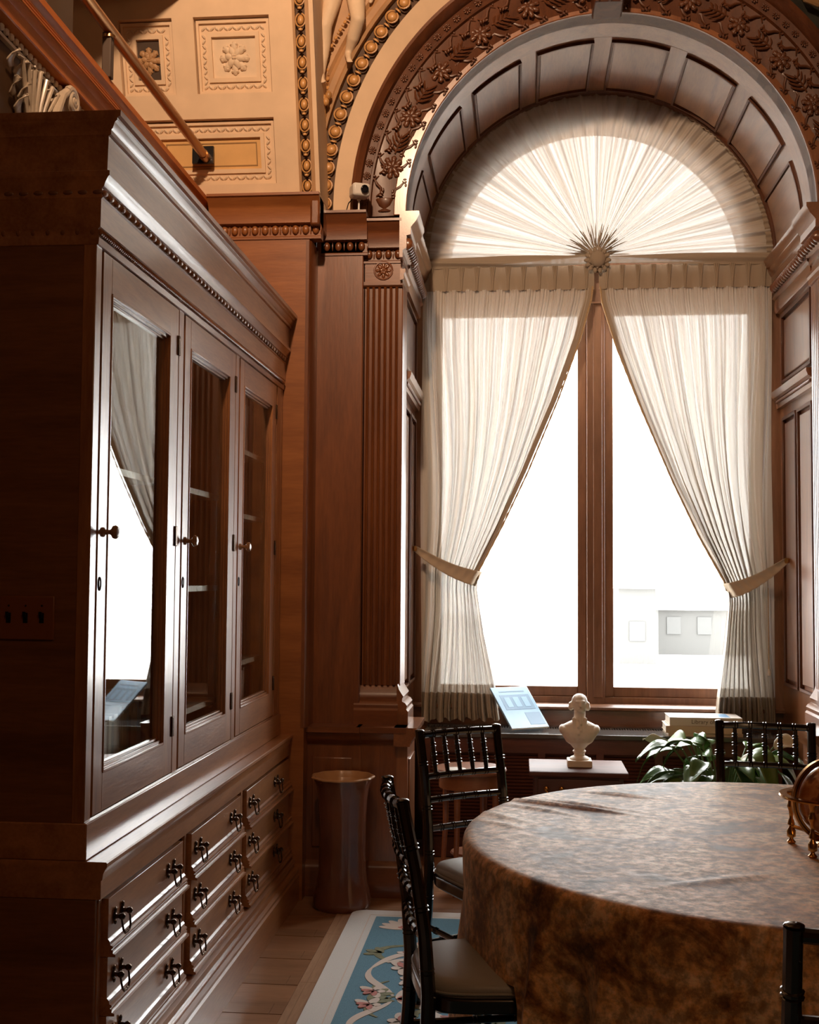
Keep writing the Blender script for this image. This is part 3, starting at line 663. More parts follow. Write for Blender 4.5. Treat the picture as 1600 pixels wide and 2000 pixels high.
for a, b in ((XL + 0.07, CX - 0.05), (CX + 0.05, XR - 0.07)):
    s2 = MB(); s2.box(a, a + 0.05, 6.735, 6.79, 0.80, 3.02); s2.box(b - 0.05, b, 6.735, 6.79, 0.80, 3.02); s2.box(a + 0.05, b - 0.05, 6.736, 6.789, 0.80, 0.855); s2.box(a + 0.05, b - 0.05, 6.736, 6.789, 2.97, 3.02)
    s2.build('sash', 'frame_wood', win, bevel=0.004)
    MB().box(a + 0.05, b - 0.05, 6.757, 6.761, 0.855, 2.97).build('pane', 'pane_glass', win)
ap = MB().add([(ACX, 6.76, ACZ + 0.02)] + [(ACX + 0.83 * math.cos(PI * i / 32), 6.76, ACZ + 0.83 * math.sin(PI * i / 32)) for i in range(33)], [(0, i + 1, i + 2) for i in range(32)]); ap.build('arched_pane', 'pane_glass', win)
molded([(6.72, 0.735), (6.60, 0.735), (6.585, 0.742), (6.585, 0.755), (6.60, 0.765), (6.84, 0.768), (6.84, 0.735)], XL - 0.045, XR + 0.045, 'sill', 'frame_wood', win)
MB().box(XL - 0.05, XR + 0.05, 6.63, 6.9, 0.58, 0.737).build('apron', 'wood_x', win)

# outside: terrace, parapet and pale buildings across the street
st(MB().box(-60, 60, 7.2, 140, -3.2, -3.0).build('ground_outside', 'stone_out'))

# ================================================================== BOOKCASE
X0 = -1.10; YN, YF = 2.93, 5.345
bc = empty('glazed_bookcase', (-1.39, 4.14, 0.745), 'tall built-in wooden bookcase with three glazed doors and carved cornice', 'bookcase')
MB().box(-1.60, -1.42, YN + 0.04, YF - 0.04, 0.845, 2.32).build('back_lining', 'lining', bc)
m = MB(); m.box(-1.66, -1.60, YN + 0.031, YF, 0.75, 2.60); m.box(-1.66, X0 - 0.04, YN + 0.03, YF, 2.33, 2.36); m.box(-1.66, X0 - 0.002, YN + 0.03, YF, 0.75, 0.842); m.box(-1.66, X0, YF - 0.03, YF, 0.75, 2.36)
for i in (1, 2): m.box(-1.60, X0 - 0.04, YN + 0.765 * i + 0.01, YN + 0.765 * i + 0.04, 0.842, 2.33)
m.build('carcass', 'case_z', bc)
MB().box(-1.68, X0 - 0.034, YN + 0.0015, YN + 0.03, 0.745, 2.60).build('end_panel', 'case_x', bc)
MB().box(-1.68, X0 + 0.008, YN - 0.004, YF, 0.745, 0.838).build('base_rail', 'case_y', bc, bevel=0.003)
# face frame
for i in range(4):
    y0 = [YN, 3.685, 4.45, 5.225][i]; y1 = [2.972, 3.737, 4.502, YF][i]
    MB().box(X0 - 0.0345, X0 - 0.001 if i else X0, y0, y1, 0.838, 2.335).build('face_stile', 'case_z', bc, bevel=0.002)
PF = [(0.0, 2.325), (0.005, 2.327), (0.007, 2.345), (0.004, 2.350), (0.004, 2.368), (0.010, 2.372), (0.011, 2.445), (0.016, 2.449), (0.012, 2.453), (0.012, 2.474), (0.018, 2.478), (0.022, 2.490), (0.030, 2.503), (0.034, 2.506), (0.034, 2.518), (0.027, 2.520), (0.029, 2.610),
      (0.036, 2.613), (0.036, 2.625), (0.041, 2.630), (0.046, 2.645), (0.053, 2.650), (0.053, 2.656), (0.062, 2.660), (0.063, 2.675)]
PF = PF + [(-0.05, 2.675), (-0.05, 2.325)]
def swept(prof, name, mat, par):
    m = MB(); n = len(prof); vs = []
    for (d, z) in prof: vs.append((-1.68, YN - 0.25 * d, z))
    for (d, z) in prof: vs.append((X0 + d, YN - 0.25 * d, z))
    for (d, z) in prof: vs.append((X0 + d, YF, z))
    fs = [(s * n + k, s * n + (k + 1) % n, (s + 1) * n + (k + 1) % n, (s + 1) * n + k) for s in range(2) for k in range(n)] + [tuple(range(n)), tuple(2 * n + k for k in range(n))[::-1]]
    return m.add(vs, fs).build(name, mat, par, smooth=30)
swept(PF, 'cornice', 'case_y', bc)
b1 = MB(); y = YN + 0.012; i = 0
while y < YF - 0.02:
    b1.ell((X0 + 0.015, y, 2.4635), (0.008, 0.015, 0.009), None, 8, 6); b1.ell((X0 + 0.015, y + 0.021, 2.4635), (0.007, 0.0028, 0.008), None, 8, 4); b1.ell((X0 + 0.015, y + 0.027, 2.4635), (0.007, 0.0028, 0.008), None, 8, 4); y += 0.046
tag(b1.build('bead_and_reel', 'case_y', bc), kind='stuff')
b2 = MB(); y = YN + 0.008
while y < YF - 0.01:
    b2.ell((X0 + 0.007, y, 2.359), (0.007, 0.0062, 0.0095), Euler((0.4, 0, 0)), 8, 6); y += 0.0125
tag(b2.build('rope_moulding', 'case_y', bc), kind='stuff')
b3 = MB(); x = X0
while x > -1.66: b3.ell((x, YN - 0.002, 2.4635), (0.015, 0.004, 0.007), None, 8, 5); b3.ell((x - 0.012, YN - 0.001, 2.359), (0.006, 0.004, 0.008), None, 6, 5); x -= 0.04
tag(b3.build('end_beading', 'case_x', bc), kind='stuff')
def lathe_x(prof, c, n=16, sgn=1):
    m = MB().lathe(prof, (0, 0, 0), n); m.v = [(c[0] + sgn * p[2], c[1] + p[0], c[2] + p[1]) for p in m.v]; return m
for i in range(3):
    y0 = 2.986 + 0.765 * i; y1 = y0 + 0.688; z0, z1 = 0.846, 2.322
    ga, gb, gz0, gz1 = y0 + 0.066, y1 - 0.088, 0.945, 2.225
    d = MB(); d.box(X0 - 0.033, X0, y0, ga, z0, z1); d.box(X0 - 0.033, X0, gb, y1, z0, z1)
    d.box(X0 - 0.033, X0 - 0.0004, ga, gb, gz1, z1); d.box(X0 - 0.033, X0 - 0.0004, ga, gb, z0, gz0)
    door = d.build('door', 'case_z', bc)
    MB().box(X0 - 0.03, X0 + 0.0006, ga, gb, z0 + 0.001, gz0 - 0.001).build('bottom_rail', 'case_y', door)
    MB().box(X0 - 0.03, X0 + 0.0006, ga, gb, gz1 + 0.001, z1 - 0.001).build('top_rail', 'case_y', door)
    bd = MB(); w = 0.02
    def fr4(x_a, x_b, e, w): bd.box(x_a, x_b, ga + e, ga + e + w, gz0 + e, gz1 - e); bd.box(x_a, x_b, gb - e - w, gb - e, gz0 + e, gz1 - e); bd.box(x_a, x_b, ga + e + w, gb - e - w, gz0 + e, gz0 + e + w); bd.box(x_a, x_b, ga + e + w, gb - e - w, gz1 - e - w, gz1 - e)
    fr4(X0 - 0.03, X0 + 0.003, 0.0, 0.007); fr4(X0 - 0.03, X0 - 0.006, 0.007, 0.008); fr4(X0 - 0.03, X0 - 0.014, 0.015, 0.007)
    bd.build('glazing_bead', 'case_z', door, bevel=0.0015)
    MB().box(X0 - 0.023, X0 - 0.020, ga + 0.01, gb - 0.01, gz0 + 0.01, gz1 - 0.01).build('pane', 'door_glass', door)
    tag(lathe_x([(0.013, 0), (0.013, 0.004), (0.007, 0.008), (0.006, 0.018), (0.009, 0.024), (0.017, 0.029), (0.019, 0.036), (0.014, 0.043), (0.004, 0.046)], (X0, y0 + 0.032, 1.58)).build('knob', 'knob_wood', door), 'turned wooden door knob')
    ec = MB(); ec.v = []; ec.tube([(X0 + 0.001, y0 + 0.016 + 0.0085 * math.cos(a), 1.444 + 0.017 * math.sin(a)) for a in [2 * PI * k / 20 for k in range(21)]], 0.0018, 6); ec.box(X0 - 0.001, X0 + 0.001, y0 + 0.0135, y0 + 0.0185, 1.438, 1.452)
    tag(ec.build('keyhole', 'black_metal', door), 'dark oval keyhole escutcheon')
    for zc in (2.205, 1.592, 0.99):
        MB().box(X0 - 0.002, X0 + 0.006, y1 - 0.012, y1 + 0.006, zc - 0.032, zc + 0.032).build('hinge', 'bronze', door, bevel=0.002)
SH = [[1.43, 1.775], [1.005, 1.43, 1.775], [1.115, 1.725, 1.995]]
for i in range(3):
    for z in SH[i]: MB().box(-1.42, -1.155, 2.985 + 0.765 * i, 3.665 + 0.765 * i, z - 0.02, z).build('shelf', 'shelf_wood', bc)

# books behind the glass
def book(y, w, h, d, z, mat, group, label, tilt=0.0):
    b = empty('book', (-1.19, y, z), label, 'book', group); b.rotation_euler = (tilt, 0, 0)
    mm = MB(); mm.box(-d, -0.004, 0, 0.003, 0, h); mm.box(-d, -0.004, w - 0.003, w, 0, h); mm.box(-0.004, 0, 0, w, 0, h); mm.build('cover', mat, b, local=True)
    MB().box(-d + 0.004, -0.004, 0.003, w - 0.003, 0.004, h - 0.005).build('page_block', 'paper', b, local=True)
    return b
BN = ['beige', 'russet', 'cream', 'dark brown', 'tan', 'grey', 'red']
def row(y, ye, wmin, wmax, hmin, hmax, d, z, pick, group, where):
    while y < ye:
        w = random.uniform(wmin, wmax); c_ = random.choice(pick)
        book(y, w - 0.001, random.uniform(hmin, hmax), d, z, 'book_cloth_%d' % c_, group, '%s book in the %s' % (BN[c_], where)); y += w
row(3.0, 3.63, 0.014, 0.03, 0.19, 0.235, 0.16, 0.843, [0, 2, 0, 5, 2, 4, 3], 'thin volumes behind the nearest bookcase door', 'bottom row behind the nearest glass door')
row(4.53, 5.19, 0.026, 0.045, 0.2, 0.245, 0.17, 0.843, [1, 3, 6, 1], 'volumes low behind the far bookcase door', 'bottom row behind the farthest glass door')
row(4.53, 5.19, 0.024, 0.04, 0.2, 0.25, 0.17, 1.996, [1, 4, 6, 1], 'volumes high behind the far bookcase door', 'top row behind the farthest glass door')

# worktop
wt = empty('worktop', (-1.3, 4.14, 0.66), 'long wooden worktop ledge between bookcase doors and drawers', 'worktop')
def swept2(prof, name, mat, par, xin=-1.68):
    m = MB(); n = len(prof); vs = []
    for (d, z) in prof: vs.append((xin, YN - 0.35 * d, z))
    for (d, z) in prof: vs.append((-1.06 + d, YN - 0.35 * d, z))
    for (d, z) in prof: vs.append((-1.06 + d, 5.40, z))
    fs = [(s * n + k, s * n + (k + 1) % n, (s + 1) * n + (k + 1) % n, (s + 1) * n + k) for s in range(2) for k in range(n)] + [tuple(range(n)), tuple(2 * n + k for k in range(n))[::-1]]
    return m.add(vs, fs).build(name, mat, par, smooth=30)
swept2([(-0.05, 0.745), (0.022, 0.745), (0.025, 0.742), (0.025, 0.733), (0.020, 0.726), (0.014, 0.715), (0.012, 0.70), (0.008, 0.697), (0.008, 0.650), (-0.05, 0.650)], 'edge', 'case_y', wt)
MB().box(-1.68, -1.10, YN + 0.02, 5.35, 0.70, 0.7445).build('top_board', 'case_y', wt)

# three drawer cabinets
post = MB(); pm = lathe_x([(0.011, 0), (0.012, 0.003), (0.006, 0.007), (0.005, 0.014), (0.008, 0.018), (0.0095, 0.024), (0.006, 0.029), (0.001, 0.031)], (0, 0, 0), 12)
pm.ell((0.004, 0, 0.016), (0.004, 0.006, 0.009), None, 8, 6); pm.ell((0.004, 0, -0.014), (0.004, 0.005, 0.007), None, 8, 6)
post_me = pm.mesh('handle_post', 'bronze')
bail = MB(); bail.tube([(0.020, -0.029, 0.0), (0.023, -0.031, -0.015), (0.026, -0.027, -0.036), (0.027, -0.016, -0.046), (0.027, -0.006, -0.044), (0.027, 0.0, -0.047), (0.027, 0.006, -0.044), (0.027, 0.016, -0.046), (0.026, 0.027, -0.036), (0.023, 0.031, -0.015), (0.020, 0.029, 0.0)],
                     [0.0022, 0.0026, 0.003, 0.003, 0.0034, 0.0036, 0.0034, 0.003, 0.003, 0.0026, 0.0022], 8)
bail_me = bail.mesh('bail', 'bronze')
DL = ['nearest drawer cabinet under the bookcase, three wide drawers', 'middle drawer cabinet under the bookcase between two dark gaps', 'farthest drawer cabinet under the bookcase, deep in shadow']
for i in range(3):
    y0 = YN + 0.012 + 0.765 * i; y1 = y0 + 0.705
    if i == 2: y1 = 5.34
    dc = empty('drawer_cabinet', (-1.37, (y0 + y1) / 2, 0), DL[i], 'cabinet', 'drawer cabinets under the bookcase')
    MB().box(-1.66, -1.072, y0, y1, 0.02, 0.649).build('carcass', 'carved', dc)
    MB().box(-1.66, -1.115, y1, y1 + 0.06 if i < 2 else y1 + 0.003, 0.02, 0.649).build('gap_filler', 'carved', dc)  # darker wood on carcass and gap: the shade between cabinets is in the colour
    if i == 0: MB().box(-1.68, -1.066, YN - 0.0, y0 + 0.002, 0.0, 0.649).build('end_panel', 'case_x', dc, bevel=0.003)
    MB().box(-1.09, -1.062, y0, y0 + 0.022, 0.19, 0.645).build('frame_stile', 'case_z', dc, bevel=0.002)
    for r in range(3):
        zt = 0.640 - 0.1475 * r; zb = zt - 0.1455
        ya, yb = y0 + 0.034, y1 - 0.004
        dr = MB().box(-1.09, -1.048, ya, yb, zb + 0.004, zt)
        dw = dr.build('drawer', 'case_y', dc, bevel=0.001)
        MB().prism([(-1.085, zb), (-1.027, zb), (-1.027, zb + 0.007), (-1.0335, zb + 0.0085), (-1.0335, zb + 0.017), (-1.0375, zb + 0.018), (-1.0375, zb + 0.020), (-1.034, zb + 0.022), (-1.034, zb + 0.027), (-1.0405, zb + 0.030), (-1.0415, zb + 0.038), (-1.0465, zb + 0.044), (-1.085, zb + 0.046)], 'y', ya - 0.002, yb + 0.010).build('ledge_moulding', 'case_y', dw, smooth=18)
        for yc in (y0 + 0.105, y0 + 0.57):
            hz = zt - 0.055
            inst(post_me, 'handle_post', dw, (-1.048, yc - 0.029, hz)); inst(post_me, 'handle_post', dw, (-1.048, yc + 0.029, hz))
            tag(inst(bail_me, 'bail', dw, (-1.048, yc, hz)), 'bronze drop handle')
bb = MB().prism([(-1.68, 0.0), (-0.998, 0.0), (-0.998, 0.115), (-1.004, 0.122), (-1.002, 0.135), (-1.010, 0.147), (-1.022, 0.150), (-1.022, 0.160), (-1.018, 0.168), (-1.022, 0.182), (-1.036, 0.190), (-1.062, 0.196), (-1.68, 0.196)], 'y', YN + 0.04, 5.40)
st(bb.build('baseboard_left', 'case_y', smooth=30), 'moulded plinth along the foot of the drawer cabinets')

# light switch on the end panel
sw = empty('light_switch', (-1.262, YN, 1.355), 'reddish wall plate with three dark toggle switches on the end panel', 'light switch')
MB().box(-1.335, -1.189, YN - 0.006, YN, 1.300, 1.412).build('plate', 'switch_plate', sw, bevel=0.004)
for xx in (-1.310, -1.265, -1.222):
    MB().box(xx - 0.006, xx + 0.006, YN - 0.007, YN - 0.005, 1.343, 1.369).build('slot', 'black_metal', sw)
    MB().prism([(YN - 0.006, 1.349), (YN - 0.006, 1.363), (YN - 0.017, 1.372), (YN - 0.017, 1.364)], 'x', xx - 0.004, xx + 0.004).build('toggle', 'black_metal', sw)
    MB().ell((xx, YN - 0.006, 1.387), (0.003, 0.0015, 0.003), None, 8, 4).build('screw', 'bronze', sw)

# brass gallery rail
rl = empty('gallery_rail', (-1.47, 4.2, 3.23), 'brass handrail on a dark post above the gallery ledge', 'railing')
MB().tube([(-1.465, 1.5, 3.41), (-1.465, 3.98, 3.41), (-1.465, 5.27, 3.41)], 0.021, 14).build('handrail', 'brass_rail', rl)
MB().box(-1.485, -1.452, 3.965, 3.998, 3.23, 3.395).build('post', 'dark_paint_and_shade', rl, bevel=0.003)
MB().lathe([(0.024, 0), (0.024, 0.01), (0.012, 0.014), (0.012, 0.02)], (-1.465, 3.98, 3.375), 14).build('collar', 'brass_rail', rl)
MB().box(-1.53, -1.43, 5.275, 5.292, 3.385, 3.465).build('wall_plate', 'black_metal', rl)
MB().tube([(-1.465, 5.22, 3.41), (-1.465, 5.28, 3.41)], 0.024, 14).build('socket', 'brass_rail', rl)

# carved console under the ledge
cp = empty('carved_console', (-1.56, 3.6, 2.68), 'silvery carved scroll console with acanthus stems on top of the bookcase', 'carving')
MB().box(-1.60, -1.545, 3.05, 5.30, 2.676, 3.098).build('backing', 'gilt_dark', cp)
m = MB(); m.prism([(3.605, 2.70), (3.91, 2.70), (3.91, 2.93), (3.86, 2.985), (3.80, 3.03), (3.70, 3.045), (3.64, 3.02), (3.61, 2.97)], 'x', -1.548, -1.515); m.build('body', 'silver_stucco', cp, bevel=0.01)
m = MB(); c_y, c_z = 3.745, 3.052
m.tube([(-1.503 + 0.010 * t, c_y + 0.044 * (1 - t * 0.88) * math.cos(2.6 - t * 4.4 * PI), c_z + 0.040 * (1 - t * 0.88) * math.sin(2.6 - t * 4.4 * PI)) for t in [i / 70 for i in range(71)]], [0.0125 * (1 - 0.55 * i / 70) for i in range(71)], 8)
m.ell((-1.497, c_y, c_z), (0.012, 0.011, 0.011)); m.build('scroll', 'silver_stucco', cp)
m = MB(); m.tube([(-1.548, c_y, c_z), (-1.503, c_y, c_z)], 0.042, 28); m.build('scroll_drum', 'silver_stucco', cp)
m = MB(); m.tube([(-1.512, 3.615, 2.74), (-1.506, 3.60, 2.86), (-1.503, 3.615, 2.96), (-1.503, 3.66, 3.035), (-1.505, 3.72, 3.078)], [0.008, 0.014, 0.017, 0.016, 0.012], 10); m.build('scroll_back', 'silver_stucco', cp)
m = MB()
for i in range(15): m.ell((-1.511, 3.655 + i * 0.0165, 2.962), (0.005, 0.0055, 0.008), None, 8, 5)
m.box(-1.518, -1.508, 3.645, 3.90, 2.972, 2.979); m.box(-1.518, -1.508, 3.645, 3.90, 2.945, 2.951); m.box(-1.518, -1.508, 3.645, 3.652, 2.70, 2.975); tag(m.build('tooth_moulding', 'silver_stucco', cp), kind='stuff')
# stems fanning up on the near side
for k in range(7):
    yb = 3.46 + 0.012 * k; sp_ = (k - 3) * 0.034
    m = MB(); m.tube([(-1.535, yb, 2.70), (-1.525, yb + sp_ * 0.15, 2.84), (-1.515, yb + sp_ * 0.5, 2.95), (-1.505, yb + sp_ * 1.0, 3.04 - 0.004 * abs(k - 3)), (-1.50, yb + sp_ * 1.35, 3.045 - 0.008 * abs(k - 3))], [0.007, 0.008, 0.0075, 0.007, 0.003], 8)
    m.build('acanthus_stem', 'silver_stucco', cp)
random.seed(5)
def curl_leaf(y_, z_, s_, rot, mat):
    m = MB()
    def fn(u, v):
        t = v; k = (u - 0.5) * 2; w = 0.42 * s_ * math.sin(PI * min(1, 0.12 + 0.85 * t)) * (1 + 0.18 * math.cos(9 * t * PI / 2))
        ly = w * k; lz = s_ * (t - 0.25 * t * t); lx = 0.55 * s_ * t * t + 0.10 * s_ * (1 - k * k)
        return (-1.54 + lx, y_ + ly * math.cos(rot) - lz * math.sin(rot), z_ + lz * math.cos(rot) + ly * math.sin(rot) - 0.35 * s_ * max(0, t - 0.75))
    m.grid(fn, 8, 10); o = m.build('acanthus_leaf', mat, cp, smooth=60); so = o.modifiers.new('thick', 'SOLIDIFY'); so.thickness = 0.004
for (y_, z_, s_, r_) in ((3.40, 2.98, 0.075, 0.5), (3.44, 2.93, 0.08, 0.9), (3.41, 2.88, 0.08, 0.7), (3.38, 2.93, 0.08, 1.1), (3.43, 2.82, 0.09, 0.9), (3.60, 2.99, 0.06, 0.2), (3.86, 2.98, 0.065, -0.5), (3.90, 2.95, 0.065, -0.8), (3.95, 2.96, 0.07, -0.3), (4.0, 2.97, 0.06, 0.2), (3.94, 2.90, 0.07, -0.6), (4.02, 2.92, 0.07, -0.2), (4.08, 2.95, 0.06, 0.1), (3.50, 3.02, 0.05, -0.4), (3.54, 3.03, 0.045, 0.3), (3.35, 3.0, 0.07, 0.6), (4.15, 2.95, 0.06, -0.2), (3.93, 2.85, 0.08, -0.5)):
    curl_leaf(y_, z_, s_, r_, 'silver_stucco' if y_ < 3.9 else 'stucco')
MB().box(-1.55, -1.53, 3.05, 5.28, 3.055, 3.066).box(-1.55, -1.526, 4.0, 5.28, 3.0, 3.02).build('string_moulding', 'silver_stucco', cp)
m = MB()
for i in range(60): m.ell((-1.532, 3.2 + i * 0.034, 3.083), (0.010, 0.013, 0.011), None, 6, 5)
tag(m.build('leaf_cresting', 'stucco', cp), kind='stuff')

# stucco figure in the spandrel
def remeshed(mb, name, mat, parent, voxel, smooth_it=4):
    o = mb.build(name, mat, parent, smooth=0)
    r = o.modifiers.new('remesh', 'REMESH'); r.mode = 'VOXEL'; r.voxel_size = voxel; r.use_smooth_shade = True
    s2 = o.modifiers.new('smooth', 'SMOOTH'); s2.factor = 0.5; s2.iterations = smooth_it
    return o
fg = MB(); yb = 5.40
def q(x, z, dy=0.0): return (x, yb + dy, z)
fg.capsule(q(-0.885, 4.25), q(-0.925, 4.065, -0.03), 0.050, 0.033); fg.capsule(q(-0.925, 4.065, -0.03), q(-0.935, 3.99), 0.033, 0.033); fg.capsule(q(-0.935, 3.99), q(-0.948, 3.85, 0.01), 0.033, 0.018)
fg.capsule(q(-0.947, 3.835, 0.0), q(-0.932, 3.79, -0.05), 0.019, 0.013)
fg.capsule(q(-0.79, 4.25), q(-0.765, 4.075, -0.06), 0.050, 0.034); fg.capsule(q(-0.765, 4.075, -0.06), q(-0.795, 4.01, -0.01), 0.034, 0.031); fg.capsule(q(-0.795, 4.01, -0.01), q(-0.825, 3.955, 0.04), 0.030, 0.018)
fg.capsule(q(-0.825, 3.95, 0.03), q(-0.812, 3.90, -0.02), 0.018, 0.013)
for k in range(5):
    fg.capsule(q(-0.942 + 0.006 * k, 3.785, -0.05), q(-0.938 + 0.006 * k, 3.774 + 0.002 * k, -0.062), 0.006, 0.0045, 8); fg.capsule(q(-0.822 + 0.006 * k, 3.895, -0.02), q(-0.816 + 0.006 * k, 3.884, -0.034), 0.006, 0.0045, 8)
fg.ell(q(-0.838, 4.275, 0.0), (0.098, 0.062, 0.06)); fg.capsule(q(-0.838, 4.30), q(-0.845, 4.42, 0.0), 0.078, 0.07); fg.capsule(q(-0.845, 4.42), q(-0.85, 4.53), 0.075, 0.092)
fg.ell(q(-0.85, 4.55), (0.125, 0.06, 0.05)); fg.capsule(q(-0.85, 4.58), q(-0.85, 4.65), 0.03, 0.028); fg.ell(q(-0.85, 4.70, -0.01), (0.05, 0.058, 0.065))
fg.ell(q(-0.85, 4.695, -0.068), (0.008, 0.012, 0.012)); 
fg.capsule(q(-0.965, 4.55), q(-1.0, 4.40, -0.03), 0.036, 0.028); fg.capsule(q(-1.0, 4.40, -0.03), q(-0.965, 4.28, -0.06), 0.028, 0.02)
fg.capsule(q(-0.735, 4.55), q(-0.70, 4.38, 0.0), 0.036, 0.028); fg.capsule(q(-0.70, 4.38), q(-0.70, 4.24, -0.03), 0.028, 0.018); fg.capsule(q(-0.70, 4.22, -0.03), q(-0.71, 4.17, -0.03), 0.017, 0.010)
fe = empty('stucco_figure', (-0.85, 5.45, 3.77), 'pale stucco relief figure with bare legs above the egg-and-dart arch', 'sculpture')
remeshed(fg, 'figure_body', 'stucco', fe, 0.006, 6)
dr = MB()
for k in range(5): dr.tube([(-0.94 + 0.05 * k, 5.44, 4.45), (-0.93 + 0.06 * k, 5.43, 4.32), (-0.915 + 0.055 * k, 5.45, 4.16 + 0.02 * (k % 2))], [0.03, 0.045, 0.03], 8)
dr.build('drapery', 'moulding_tan', fe)
pl_ = MB(); [pl_.ell((-0.95 + 0.012 * k, 5.42, 3.75 - 0.016 * (k % 3)), (0.016, 0.016, 0.02)) for k in range(4)]; pl_.tube([(-0.95, 5.43, 3.76), (-0.945, 5.45, 3.70), (-0.94, 5.47, 3.64)], [0.016, 0.014, 0.006], 8)
pl_.build('leaf_bracket', 'gilt', fe)

# security camera
sc_ = empty('security_camera', (-0.770, 5.49, 3.206), 'small pale security camera on a short stand above the pilaster cornice', 'camera')
MB().lathe([(0.018, 0), (0.018, 0.004), (0.005, 0.006), (0.0045, 0.05), (0.009, 0.052), (0.009, 0.06)], (-0.773, 5.485, 3.206), 14).build('stand', 'white_plastic', sc_)
m = MB().box(-0.042, 0.042, -0.05, 0.05, -0.031, 0.031); Rz = Euler((0.1, 0, 0.35)).to_matrix()
m.v = [tuple(Rz @ Vector(p) + Vector((-0.768, 5.47, 3.298))) for p in m.v]; m.build('body', 'white_plastic', sc_, bevel=0.012)
m = MB(); m.lathe([(0.018, 0), (0.019, 0.012), (0.013, 0.014), (0.011, 0.008)], (0, 0, 0), 18); Rl = (Euler((0.1, 0, 0.35)).to_matrix() @ Euler((PI / 2, 0, 0)).to_matrix())
m.v = [tuple(Rl @ Vector(p) + Rz @ Vector((0.012, -0.05, 0.0)) + Vector((-0.768, 5.47, 3.298))) for p in m.v]; m.build('lens', 'dark_lens', sc_)
cbl = MB(); cbl.tube([(-0.80, 5.52, 3.29), (-0.83, 5.53, 3.26), (-0.835, 5.50, 3.215), (-0.80, 5.49, 3.21)], 0.0025, 6); cbl.build('cable', 'black_metal', sc_)

# ================================================================== CURTAINS
YC = 6.58
FANC = (0.418, 3.275)
fan = empty('fan_curtain', (FANC[0], YC, FANC[1]), 'sheer white sunburst curtain gathered into a rosette in the arch', 'curtain')
random.seed(11)
ph = [random.uniform(0, 6.28) for _ in range(8)]
def foldy(a, r):
    e = 0.30 + 0.70 * smoothstep(0.0, 0.5, r)
    return e * (0.010 * math.sin(62 * a + ph[0] + 1.5 * math.sin(5 * a + ph[1])) + 0.006 * math.sin(117 * a + ph[2] + 2 * math.sin(7 * a)) + 0.004 * math.sin(201 * a + ph[3]))
def fanf(u, v):
    a = -0.045 + (PI + 0.09) * u; r = 0.04 + 0.925 * v
    return (FANC[0] + r * math.cos(a), YC + foldy(a, r) - 0.02 * (1 - v) ** 2, FANC[1] - 0.01 + r * math.sin(a) * 0.985 - 0.02 * (v if r * math.sin(a) < 0.02 else 0))
MB().grid(fanf, 900, 14).build('sheer', 'sheer_fan', fan, smooth=80)
def gath(u, v):   # gathers around the hub, doubled cloth
    a = -0.045 + (PI + 0.09) * u; r = 0.03 + v * (0.085 + 0.045 * math.sin(37 * a + 2 * math.sin(11 * a)) + 0.03 * math.sin(91 * a))
    return (FANC[0] + r * math.cos(a), YC - 0.026 + 0.006 * math.sin(120 * a) * v, FANC[1] - 0.01 + r * math.sin(a))
MB().grid(gath, 600, 4).build('hub_gathers', 'sheer_hub', fan, smooth=80)
def ruf(u, v):
    a = -0.03 + (PI + 0.06) * u; w = math.sin(190 * a + 1.7 * math.sin(23 * a)); r = 0.935 + 0.055 * v + 0.006 * w * v
    return (FANC[0] - 0.004 + r * math.cos(a), YC - 0.012 + 0.010 * w * (0.3 + abs(v - 0.35)), FANC[1] - 0.02 + r * math.sin(a))
MB().grid(ruf, 900, 4).build('ruffle', 'sheer_band', fan, smooth=80)
def bot(u, v):    # bunched horizontal lower edge
    x = lerp(-0.555, 1.385, u); t = abs(x - FANC[0]) / 0.97
    return (x, YC - 0.03 - 0.014 * math.sin(v * PI) + 0.006 * math.sin(9 * v + 7 * u), FANC[1] - 0.035 - 0.008 * t + (v - 0.5) * (0.05 + 0.018 * t) + 0.004 * math.sin(13 * u + 4 * v))
MB().grid(bot, 80, 10).build('bottom_gather', 'sheer_band', fan, smooth=80)
rs = MB()
for ringi, (nr, rr, sz) in enumerate(((14, 0.052, 0.024), (10, 0.034, 0.02), (6, 0.016, 0.016))):
    for i in range(nr):
        a = 2 * PI * i / nr + ringi * 0.3
        rs.ell((FANC[0] + 0.003 + rr * math.cos(a), YC - 0.055 - 0.014 * ringi, FANC[1] - 0.045 + rr * math.sin(a)), (sz, 0.012, sz * 0.55), Euler((0, -a, 0)), 8, 6)
rs.ell((FANC[0] + 0.003, YC - 0.075, FANC[1] - 0.045), (0.045, 0.03, 0.045)); rs.build('rosette', 'sheer_band', fan)
cr = MB().tube([(XL + 0.03, YC + 0.012, 3.19), (XR - 0.03, YC + 0.012, 3.19)], 0.012, 10).build('curtain_rod', 'bronze'); tag(cr, 'dark rod carrying the two sheer curtains below the arch', 'curtain rod')

